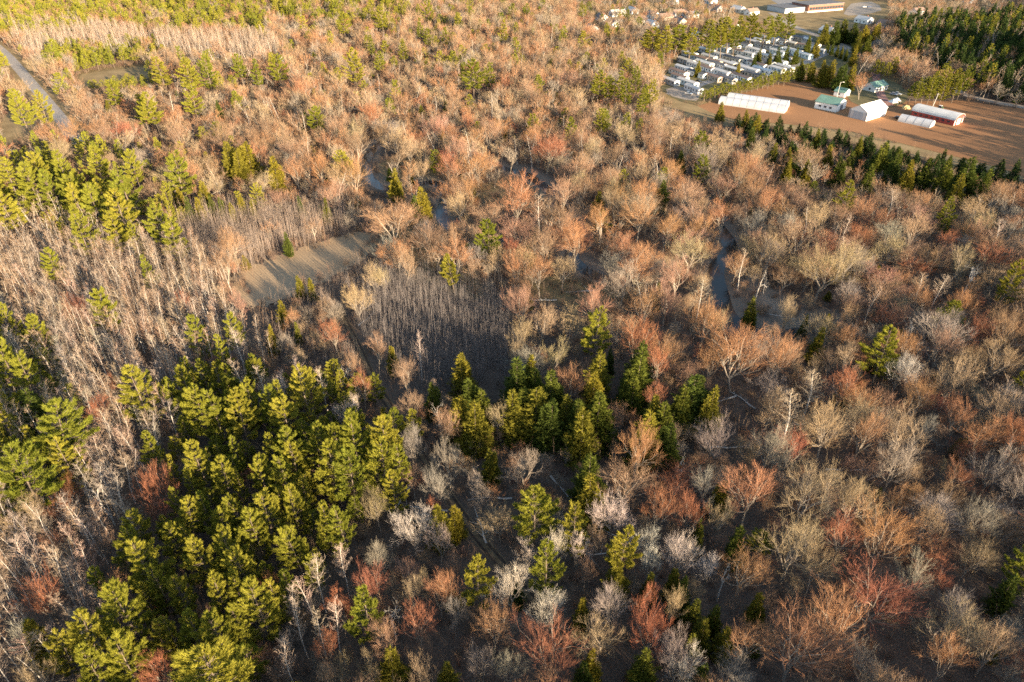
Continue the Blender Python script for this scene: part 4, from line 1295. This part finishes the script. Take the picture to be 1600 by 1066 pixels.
# barn with a green roof, its lower shed and the farmhouse
a, rz, L = ab((1272, 169), (1306, 176)); W = max(9, depth_of((1272, 169), (1306, 176), (1323, 170)))
e, w, r = gable("barn", a, rz, L, W, 4.0, 6.6, M_white, M_groof)
for u in (0.18, 0.42, 0.66): panel(e, "window", M_glass, 'front', L, W, L * u, L * u + 1.4, 1.4, 2.4)
panel(e, "door", M_door, 'end1', L, W, W * .35, W * .65, 0.05, 3.4)
tag(e, "long white barn with a green metal roof beside the lamp pole", "barn")
a, rz, L = ab((1302, 149.5), (1318.5, 152.8)); W = max(6, depth_of((1302, 149.5), (1318.5, 152.8), (1327, 149.5)))
e, w, r = gable("shed", a, rz, L, W, 2.8, 4.6, M_white, M_groof)
panel(e, "door", M_door, 'end1', L, W, W * .3, W * .65, 0.05, 2.3); panel(e, "window", M_glass, 'front', L, W, L * .4, L * .4 + 1.2, 1.1, 2.0)
tag(e, "small white shed with a teal roof beyond the green roofed barn", "shed")
a, rz, L = ab((1366, 145), (1386, 140.5))
W = 9.0
e, w, r = gable("farmhouse", a, rz, L, W, 3.0, 5.2, M_white, M_groof)
for u in (0.12, 0.6, 0.8): panel(e, "window", M_glass, 'front', L, W, L * u, L * u + 1.3, 1.0, 2.2)
panel(e, "door", M_door, 'front', L, W, L * .36, L * .36 + 2.6, 0.05, 2.4); panel(e, "window", M_glass, 'end0', L, W, 3, 4.4, 1.0, 2.2)
MB().box(L * .7, L * .7 + .8, W * .55, W * .55 + .8, 4.2, 6.0).build("chimney", M_brick, r)
tag(e, "single storey farmhouse with a green roof and white walls", "house")
# white machine shed: gable end with sliding doors towards the camera
a, rz, L = ab((1325, 183), (1352.5, 190)); W = depth_of((1325, 183), (1352.5, 190), (1388, 182))
L, W = min(L, 22), min(max(W, 18), 26)
e, w, r = gable("machine_shed", a, rz, L, W, 4.6, 7.6, M_white, M_white, along='y')
for i in range(5):
    panel(e, "door", M_wroof if i in (0, 4) else M_greyw, 'front', L, W, L * (.06 + .178 * i), L * (.06 + .178 * i) + L * .168, 0.05, 4.2, d=0.05 + 0.03 * (i % 2))
for u in (0.03, 0.955): panel(e, "post", M_door, 'front', L, W, L * u, L * u + 0.3, 0.05, 4.5, d=0.12)
panel(e, "door", M_greyw, 'end1', L, W, W * .78, W * .78 + 1.1, 0.05, 2.2)
tag(e, "tall white machine shed with sliding doors in its gable end", "shed")
# red barn with an arched silver roof
def arch(W, eave, top, n=10, out=0.0):
    return [(W / 2 - (W / 2 + out) * math.cos(math.pi * i / n), eave + (top - eave + out) * math.sin(math.pi * i / n)) for i in range(n + 1)]
a, rz, L = ab((1423, 181), (1489, 197)); W = min(11, max(8, depth_of((1423, 181), (1489, 197), (1504, 192.5))))
e = empty("red_barn", a, rz)
MB().prism([(0, 0), (W, 0)] + arch(W, 2.9, 5.6)[::-1], 0, L).build("wall", M_redw, e)
o_, i_ = arch(W, 2.92, 5.62, out=0.25), arch(W, 2.92, 5.62, out=0.06)
rf = MB().prism(i_[::-1] + o_, -0.5, L + 0.5).build("roof", M_silver, e)
for i in range(7): panel(e, "window", M_glass, 'front', L, W, L * (.06 + .13 * i), L * (.06 + .13 * i) + 1.6, 1.2, 2.1)
panel(e, "door", M_white, 'end1', L, W, W * .32, W * .68, 0.05, 3.2); panel(e, "trim", M_white, 'end1', L, W, W * .05, W * .11, 0.05, 3.6, d=.06); panel(e, "trim", M_white, 'end1', L, W, W * .89, W * .95, 0.05, 3.6, d=.06)
tag(e, "long red barn under a rounded silver roof", "barn")

def tunnel(A, B, W, top, label, side=1):
    a, rz, L = ab(A, B)
    e = empty("greenhouse", a, rz)
    MB().prism(arch(W, 0.5, top, 12)[::-1] + [(0, 0), (W, 0)], 0, L).build("cover", M_film, e)
    n = int(L / 4)
    pr_o, pr_i = arch(W, 0.5, top, 12, 0.06), arch(W, 0.5, top, 12, 0.0)
    me = MB().prism(pr_i[::-1] + pr_o, -0.06, 0.06).mesh("hoop", M_hoop)
    for i in range(n + 1):
        h = link(bpy.data.objects.new("hoop", me), e)
        h.location.x = L * i / n
    panel(e, "door", M_wroof, 'end1', L, W, W * .38, W * .62, 0.05, 2.2, .08)
    return tag(e, label, "greenhouse", "plastic covered greenhouses on the farm")
tunnel((1402.5, 190), (1452, 200.5), 7.0, 3.4, "short white greenhouse tunnel in front of the red barn")
tunnel((1122, 163), (1224.5, 178), 8.0, 3.9, "long white greenhouse tunnel nearer the tan field margin")
a0, rz0, L0 = ab((1122, 163), (1224.5, 178))
nv = Vector((-math.sin(rz0), math.cos(rz0), 0)) * 8.8
def px_of(v):
    q = proj(np.array([v.x]), np.array([v.y]), v.z)
    return float(q[0][0]), float(q[1][0])
d0 = Vector((math.cos(rz0), math.sin(rz0), 0))
tunnel(px_of(a0 + nv + d0 * 2), px_of(a0 + nv + d0 * (L0 - 1)), 8.0, 4.3, "long white greenhouse tunnel on the side of the pine hedge")

# mobile homes in rows
HOME_RZ = ang_px((1133, 103), (1169, 114))
WALLS = [("white", M_white), ("white", M_white), ("white", M_white), ("cream", M_cream), ("pale blue", M_blue), ("tan", M_tan), ("grey", M_greyw)]
ROOFS = [("pale roofed", M_wroof), ("pale roofed", M_wroof), ("dark roofed", M_droof), ("grey roofed", M_silver), ("brown roofed", M_broof)]
HOMEP = {}
for i, (hx, hy) in enumerate(HOMES_PX):
    wn_, wmat = WALLS[(i * 5 + 2) % 7]; rn, rmat = ROOFS[(i * 3 + 1) % 5]
    c = at(hx, hy)
    L, W = (17.0, 4.3) if i % 3 else (14.5, 4.1)
    rz = HOME_RZ + random.uniform(-0.05, 0.05)
    o = c - Vector((math.cos(rz), math.sin(rz), 0)) * L / 2
    key = (L, wn_, rn)
    if key not in HOMEP:
        e, w, r = gable("mobile_home", o, rz, L, W, 3.0, 3.75, wmat, rmat, over=0.2)
        for u in (0.08, 0.30, 0.62, 0.84): panel(e, "window", M_glass, 'front', L, W, L * u, L * u + 1.2, 1.3, 2.3)
        panel(e, "window", M_glass, 'end1', L, W, 1.2, 3.0, 1.4, 2.4)
        panel(e, "door", M_door, 'front', L, W, L * .48, L * .48 + 0.95, 0.7, 2.7, 0.06)
        MB().box(L * .46, L * .46 + 1.6, -1.4, -0.07, 0.05, 0.65).build("step", M_pole, e)
        HOMEP[key] = e
    else:
        src = HOMEP[key]
        e = src.copy(); COL.objects.link(e)
        e.location, e.rotation_euler = o, (0, 0, rz)
        for ch in src.children:
            q = ch.copy(); COL.objects.link(q); q.parent = e
    e["category"] = "mobile home"
    LABELLED.append((e, "mobile home", rn + " " + wn_, hx, hy, "mobile homes in the park"))
for i, (hx, hy) in enumerate(HOUSES_PX):
    wn_, wmat = [("white", M_white), ("pale blue", M_blue), ("grey", M_greyw), ("cream", M_cream), ("white", M_white)][i % 5]
    rn, rmat = [("dark roofed", M_droof), ("pale roofed", M_wroof), ("brown roofed", M_broof)][i % 3]
    L, W = random.uniform(11, 15), random.uniform(7.5, 9)
    rz = HOME_RZ + random.choice([0, 0, 1.57]) + random.uniform(-0.1, 0.1)
    c = at(hx, hy)
    d = Vector((math.cos(rz), math.sin(rz), 0)) * L / 2 + Vector((-math.sin(rz), math.cos(rz), 0)) * W / 2
    e, w, r = gable("house", c - d, rz, L, W, 3.2, 5.8, wmat, rmat)
    for u in (0.12, 0.7): panel(e, "window", M_glass, 'front', L, W, L * u, L * u + 1.6, 1.1, 2.3)
    panel(e, "window", M_glass, 'end0', L, W, 2.5, 4, 1.1, 2.3); panel(e, "window", M_glass, 'end1', L, W, 2.5, 4, 1.1, 2.3)
    panel(e, "door", M_door, 'front', L, W, L * .45, L * .45 + 1.1, 0.1, 2.3, 0.06)
    MB().box(L * .6, L * .6 + .8, W * .6, W * .6 + .8, 4.4, 6.6).build("chimney", M_brick, r)
    e["category"] = "house"
    LABELLED.append((e, "house", rn + " " + wn_, hx, hy, "houses of the village"))
# the school
a, rz, L = ab((1262, 20), (1336, 14)); L = min(L, 46)
e = empty("school", a, rz)
MB().box(0, L, 0, 24, 0, 6.5).build("wall", M_brick, e)
MB().box(-0.12, L + 0.12, -0.12, 24.12, 0, 1.1).build("plinth", M_white, e)
MB().box(-0.3, L + 0.3, -0.3, 24.3, 6.5, 7.0).build("roof", M_droof, e)
MB().box(-26, -0.4, 4, 30, 0, 4.5).build("wing", M_greyw, e)
MB().box(-26.3, -0.4, 3.7, 30.3, 4.5, 4.9).build("wing_roof", M_droof, e)
for i in range(12): panel(e, "window", M_glass, 'front', L, 24, L * (.03 + .081 * i), L * (.03 + .081 * i) + 3.2, 2.2, 4.6, .16)
for i in range(4): panel(e, "window", M_glass, 'end1', L, 24, 2 + 5.5 * i, 5 + 5.5 * i, 2.2, 4.6, .16)
tag(e, "low brick school with a flat roof beyond the tan lawn", "school")

# cars
def make_car(col):
    e = empty("parked_car", (0, 0, 0))
    body = [(-2.2, .35), (2.2, .35), (2.25, .75), (1.2, .95), (-2.1, 1.0), (-2.25, .7)]
    m = MB().prism([(0, 0)], 0, 0) if False else MB()
    def sweep(m, prof, y0, y1, inset=0.0):
        n = len(prof)
        v = [(x, y0, z) for x, z in prof] + [(x, y1, z) for x, z in prof]
        return m.add(v, [(i, (i + 1) % n, n + (i + 1) % n, n + i) for i in range(n)] + [tuple(range(n - 1, -1, -1)), tuple(range(n, 2 * n))])
    sweep(MB(), body, -0.88, 0.88).build("body", CARCOL[col], e)
    cab = sweep(MB(), [(-1.75, .98), (.95, .94), (.25, 1.44), (-1.3, 1.46)], -0.76, 0.76).build("cabin", M_glass, e)
    sweep(MB(), [(-1.32, 1.462), (.27, 1.442), (.2, 1.5), (-1.25, 1.52)], -0.74, 0.74).build("roof", CARCOL[col], cab)
    wh = MB().tube((0, -0.11, 0), (0, 0.11, 0), 0.33, k=12).mesh("wheel", M_tyre); rm_ = MB().tube((0, -0.125, 0), (0, 0.125, 0), 0.18, k=8).mesh("rim", M_rim)
    for x in (-1.4, 1.4):
        for y in (-0.8, 0.8):
            o = link(bpy.data.objects.new("wheel", wh), e); o.location = (x, y, .33)
            link(bpy.data.objects.new("rim", rm_), o)
    for y in (-.62, .62): MB().box(2.2, 2.27, y - .18, y + .18, .6, .74).build("headlight", M_white, e)
    return e
PROTO = {}
CARS = [(1396, 149, "silver", .2), (1402, 148.5, "white", .3), (1403, 186.5, "dark", .4), (1050, 133, "white", 0), (1092, 129, "dark", 0), (1108, 121, "silver", 0), (1128, 122, "white", .3), (1162, 116, "dark", 0), (1134, 88, "white", 0), (1084, 93, "dark", 0), (1200, 107, "silver", 0),
        (1230, 104, "white", 0), (1150, 92, "red", 0), (1212, 74, "white", .4), (1116, 86, "silver", .1), (1186, 98, "white", .2), (1258, 80, "dark", .2), (1226, 8, "white", 1.2), (1238, 10, "dark", 1.2), (1246, 13, "silver", 1.2), (1350, 12, "white", 1.3), (1358, 12, "blue", 1.3), (1076, 148, "white", 0.5)]
def copy_tree(o, parent=None):
    c = o.copy(); COL.objects.link(c); c.parent = parent
    for ch in o.children: copy_tree(ch, c)
    return c
for (x, y, col, r_) in CARS:
    if col not in PROTO:
        PROTO[col] = e = make_car(col)
    else:
        e = copy_tree(PROTO[col])
    p = at(x, y); e.location = (p.x, p.y, 0.16); e.rotation_euler = (0, 0, HOME_RZ + r_)
    e["category"] = "car"
    LABELLED.append((e, "car", col, x, y, "cars parked in the park and on the farm"))
# tractor
p = at(1469, 172)
e = empty("tractor", (p.x, p.y, 0.06), 0.6)
MB().box(-.3, 1.9, -.42, .42, .75, 1.5).build("bonnet", mat_plain("tractor_green", (0.03, 0.12, 0.04), var=.1, rough=.4), e)
cb = MB().add([(-1.5, -.8, .8), (-.3, -.8, .8), (-.3, .8, .8), (-1.5, .8, .8), (-1.4, -.7, 2.5), (-.4, -.7, 2.5), (-.4, .7, 2.5), (-1.4, .7, 2.5)], [(0, 3, 2, 1), (4, 5, 6, 7), (0, 1, 5, 4), (1, 2, 6, 5), (2, 3, 7, 6), (3, 0, 4, 7)]).build("cab", M_glass, e)
MB().box(-1.5, -.3, -.8, .8, 2.503, 2.65).build("roof", M_white, cb)
for x, y, r_, w in ((-1.0, -.95, .85, .25), (-1.0, .95, .85, .25), (1.4, -.75, .5, .17), (1.4, .75, .5, .17)):
    o = MB().tube((0, -w, 0), (0, w, 0), r_, k=14).build("wheel", M_tyre, e); o.location = (x, y, r_)
    MB().tube((0, -w - .02, 0), (0, w + .02, 0), r_ * .5, k=10).build("rim", M_straw, o)
tag(e, "tractor parked on the soil behind the red barn", "tractor")
# canopies, straw heap, poles
for i, (x, y) in enumerate(((1394, 164), (1400, 161))):
    p = at(x, y); e = empty("canopy_tent", (p.x, p.y, .1), .3 + i)
    s_ = 2.1
    MB().add([(-s_, -s_, 1.5), (s_, -s_, 1.5), (s_, s_, 1.5), (-s_, s_, 1.5), (0, 0, 3.4)], [(0, 1, 4), (1, 2, 4), (2, 3, 4), (3, 0, 4), (3, 2, 1, 0)]).build("cover", M_tent, e)
    for sx in (-1, 1):
        for sy in (-1, 1): MB().tube((sx * 1.95, sy * 1.95, 0), (sx * 1.95, sy * 1.95, 1.55), .05).build("leg", M_hoop, e)
    tag(e, ["white peaked canvas tent beside the farm grove", "smaller white tent behind the first, nearer the grove"][i], "tent")
p = at(1415, 170)
bm_ = bmesh.new(); bmesh.ops.create_icosphere(bm_, subdivisions=3, radius=2.2)
for v in bm_.verts:
    v.co *= 1 + 0.18 * math.sin(v.co.x * 3.1) * math.cos(v.co.y * 2.7 + v.co.z * 2); v.co.z *= 0.75
me = bpy.data.meshes.new("straw_heap"); bm_.to_mesh(me); bm_.free(); me.materials.append(M_straw)
o = link(bpy.data.objects.new("straw_heap", me)); o.location = (p.x, p.y, 0.3)
tag(o, "heap of yellow straw between the tents and the red barn", "heap")
def pole(x, y, h, mat, label, cat, arms=1, lean=(0, 0)):
    p = at(x, y); e = empty("utility_pole" if cat == "pole" else "lamp_pole", (p.x, p.y, 0))
    MB().tube((0, 0, 0), (lean[0] * h, lean[1] * h, h), .17, .11, 8).build("post", mat, e)
    for i in range(arms):
        z = h - .5 - i * 1.0
        if cat == "pole": MB().box(-1.2 + lean[0] * h, 1.2 + lean[0] * h, -.06, .06, z, z + .12).build("crossarm", M_pole, e)
        else:
            MB().tube((lean[0] * h, 0, h - .1), (1.6, 0, h + .2), .07).build("arm", mat, e)
            MB().box(1.3, 2.1, -.18, .18, h + .05, h + .25).build("lamp", M_white, e)
    return tag(e, label, cat)
pole(1306, 158.5, 11, M_poleW, "pale lamp pole standing behind the green roofed barn", "lamp pole")
pole(1455.5, 171, 9, M_poleW, "pale leaning pole in front of the farm grove", "pole", lean=(.12, .02))
pole(1535, 155, 10, M_pole, "utility pole on the verge by the dark wood", "pole", lean=(.04, 0))
pole(1287, 57, 11, M_pole, "utility pole beside the curve of the pale road", "pole")
pole(18, 132, 10, M_pole, "utility pole beside the paved country road", "pole")

# fallen trunks on the forest floor
LOGM = []
for s_ in range(3):
    r = np.random.default_rng(300 + s_)
    m = MB()
    pts = [np.array((0, 0, .22))]
    for i in range(5): pts.append(pts[-1] + np.array((1.9, r.normal() * .18, r.normal() * .03)))
    for i in range(5): m.tube(pts[i], pts[i + 1], .24 - .035 * i, .24 - .035 * (i + 1), 7)
    for i in range(5):
        q = pts[1 + i % 4] + np.array((r.uniform(0, 1.5), 0, 0)); m.tube(q, q + np.array((r.uniform(.8, 2), r.normal() * 1.3, r.uniform(.2, 1.2))), .07, .02, 5)
    LOGM.append(m.mesh("fallen_log", M_dead))
for i, (x, y) in enumerate(P4("1190,405 930,455 870,470 1150,620 1120,655 1180,640 700,800 760,850 800,780 860,745 640,760 1290,735 1340,500 1240,500 560,510 720,440 1000,860 1110,700 1380,740 900,870")):
    p = at(x, y)
    o = link(bpy.data.objects.new("fallen_log", LOGM[i % 3])); o.location = (p.x, p.y, float(gh(np.array([p.x]), np.array([p.y]))[0])); o.rotation_euler = (0, 0, random.uniform(0, 6.28))
    o["category"] = "log"
    LABELLED.append((o, "fallen log", "bleached", x, y, "fallen trunks on the forest floor"))
# ---------------------------------------------------------------- which tree is which
LANDMARKS = [(470, 420, "the mown meadow"), (690, 520, "the dark sapling hollow"), (992, 525, "the round red maple"), (1205, 462, "the river sandbar"), (1155, 549, "the sprawling orange maple"),
    (1384, 543, "the open-branched lone pine"), (830, 610, "the central cedar cluster"), (1084, 615, "the dark twin cedars"), (341, 1034, "the widest pine by the bottom edge"), (230, 885, "the outermost pine of the stand"),
    (1580, 438, "the small bright pine by the edge"), (730, 815, "the wheel rut track"), (607, 338, "the pale limbed maple by the river"), (590, 282, "the blue river bend"), (838, 282, "the river's grassy bank"),
    (918, 415, "the black river pool"), (150, 256, "the fan shaped pine"), (60, 150, "the paved road"), (180, 118, "the grass strip between pines"), (1180, 168, "the long greenhouses"), (1355, 180, "the machine shed"),
    (1465, 190, "the red barn"), (1150, 110, "the mobile home park"), (1300, 18, "the brick school"), (1500, 95, "the dark spruce wood"), (1408, 576, "the dead white tree"), (1249, 1003, "the huge tawny crown by the bottom"),
    (1486, 976, "the tan crown by the lower corner"), (861, 1003, "the fiery maple by the bottom"), (959, 794, "the round white crown"), (822, 920, "the paired white crowns"), (641, 817, "the white crown below the pines"),
    (40, 753, "the broad pine by the edge"), (165, 485, "the pine alone among aspens"), (523, 733, "the tall pine heading the stand"), (1242, 848, "the wide tan crown"), (1381, 926, "the forked red maple"), (1418, 667, "the twin tan crown"),
    (280, 312, "the row of small cedars"), (1000, 60, "the village houses"), (740, 118, "the lone dark pine"), (400, 180, "the far reddish wood"), (640, 60, "the far scattered pines"), (1450, 266, "the conifers below the field"),
    (1290, 414, "the big tan tree group"), (1529, 509, "the bright orange maple"), (500, 990, "the pale aspens by the bottom"), (700, 300, "the river island trees"), (560, 260, "the glowing orange maple"), (1040, 300, "the bright young cedar"), (81, 417, "the tufted small pine"), (216, 613, "the rounded pine beside the aspens"), (35, 515, "the paired pines by the edge"), (335, 530, "the three pines above the stand"), (68, 935, "the round red maple by the corner"), (243, 797, "the small red maple among aspens"), (250, 440, "the squat pine above the aspens"), (110, 560, "the pink maple among aspens"), (150, 720, "the pale gap between pine groups"), (20, 430, "the grey slope by the edge"), (330, 420, "the rounded end of the meadow")]
LMX = np.array([l[0] for l in LANDMARKS], float); LMY = np.array([l[1] for l in LANDMARKS], float)
ORD = "nearest second third fourth fifth sixth seventh eighth ninth tenth eleventh twelfth thirteenth fourteenth fifteenth sixteenth seventeenth eighteenth nineteenth twentieth".split()
TENS = ["twenty", "thirty", "forty", "fifty", "sixty", "seventy", "eighty", "ninety"]
def ordinal(k):
    if k < 20: return ORD[k]
    t, u = divmod(k + 1, 10)
    return ({20: "twentieth", 30: "thirtieth", 40: "fortieth", 50: "fiftieth", 60: "sixtieth", 70: "seventieth", 80: "eightieth", 90: "ninetieth"}.get(k + 1)) or TENS[min(7, t - 2)] + "-" + ["", "first", "second", "third", "fourth", "fifth", "sixth", "seventh", "eighth", "ninth"][u]
COLN = {RED: "red", ORANGE: "orange brown", PINK: "pinkish", TAN: "tan", GREY: "grey", WHITE: "whitish", BROWN: "brown"}
NOUN = {"pine_tree": "pine", "cedar_tree": "cedar", "maple_tree": "bare maple", "bare_tree": "bare tree", "aspen_tree": "aspen", "dead_tree": "dead tree"}
GROUPN = {"pine_tree": "green pines of the wood", "cedar_tree": "green cedars of the wood", "maple_tree": "bare reddish maples of the wood", "bare_tree": "bare tan and grey trees of the wood", "aspen_tree": "slender pale aspens of the wood", "dead_tree": "dead standing trees of the wood"}
items = []
for e, i in SINGLES:
    t = TREES[i]
    wpx = 2 * t["r"] * FPX / cdep[i]
    kd = t["kind"]
    if kd == "pine_tree": adj = "broad green" if t["r"] > 4.6 else ("young green" if t["h"] < 12.5 else "green")
    elif kd == "cedar_tree": adj = "small pointed" if t["h"] < 8 else ("tall pointed" if t["h"] > 12 else "pointed")
    elif kd == "dead_tree": adj = "bleached"
    elif kd == "aspen_tree": adj = "tall slender" if t["h"] > 14.5 else ("short slender" if t["h"] < 12 else "slender pale")
    else:
        adj = ("wide " if t["r"] > 5.6 else ("small " if t["r"] < 3.6 else "")) + COLN.get(t["col"], "tan")
    e["category"] = {"pine_tree": "pine tree", "cedar_tree": "cedar tree", "maple_tree": "maple tree", "bare_tree": "bare tree", "aspen_tree": "aspen tree", "dead_tree": "dead tree"}[kd]
    items.append((e, NOUN[kd], adj, float(cpx[i]), float(cpy[i]), GROUPN[kd]))
items += LABELLED
buckets = {}
for it in items:
    e, noun, adj, x, y, g = it
    d = np.hypot(LMX - x, (LMY - y) * 1.4)
    # the landmark tree itself is not its own neighbour
    d = np.where(d < 4, 1e6, d)
    j = int(np.argmin(d))
    dx, dy = x - LMX[j], (y - LMY[j]) * 1.4
    sec = ("right of" if dx > 0 else "left of") if abs(dx) > abs(dy) else ("below" if dy > 0 else "beyond")
    buckets.setdefault((adj, noun, sec, j), []).append((float(d[j]), it))
for (adj, noun, sec, j), L_ in buckets.items():
    L_.sort(key=lambda q: q[0])
    for k, (dd, it) in enumerate(L_):
        e = it[0]
        pos = sec + " " + LANDMARKS[j][2]
        e["label"] = f"{adj} {noun} {pos}" if len(L_) == 1 else f"{adj} {noun}, {ordinal(k)} such {pos}"
        e["group"] = it[5]
SPECIAL = {(992, 525): "round red budded maple crown above the cedars", (1155, 545): "sprawling orange maple leaning over the dark hollow", (1384, 543): "open-branched yellow green pine standing alone among bare trees",
    (341, 1034): "widest pine, spreading at the bottom edge of the stand", (230, 885): "rounded pine at the outer edge of the stand beside aspens", (1580, 438): "small bright pine among grey trees at the picture's edge",
    (607, 338): "pale limbed many stemmed maple by the river", (150, 256): "fan shaped pine standing above the other pines", (1408, 576): "dead white tree with bare forked limbs below the lone pine",
    (1249, 1003): "huge tawny maple crown spreading by the bottom edge", (1486, 976): "tan crown filling the lower corner", (861, 1003): "fiery red maple with ascending boughs by the bottom edge", (959, 794): "round white crown beside pink maples",
    (641, 817): "round white crown just below the pine stand", (165, 485): "pine standing alone among pale aspens", (523, 733): "tall bright pine heading the stand", (1242, 848): "wide tan crown amid orange maples",
    (1381, 926): "tall forked red maple with pale limbs", (739, 118): "lone dark pine amid the far reddish wood", (1529, 509): "bright orange red maple lit by the sun near the edge", (1036, 300): "bright green young cedar among orange maples"}
for (sx, sy), lab in SPECIAL.items():
    best = min(items, key=lambda it: (it[3] - sx) ** 2 + (it[4] - sy) ** 2)
    best[0]["label"] = lab
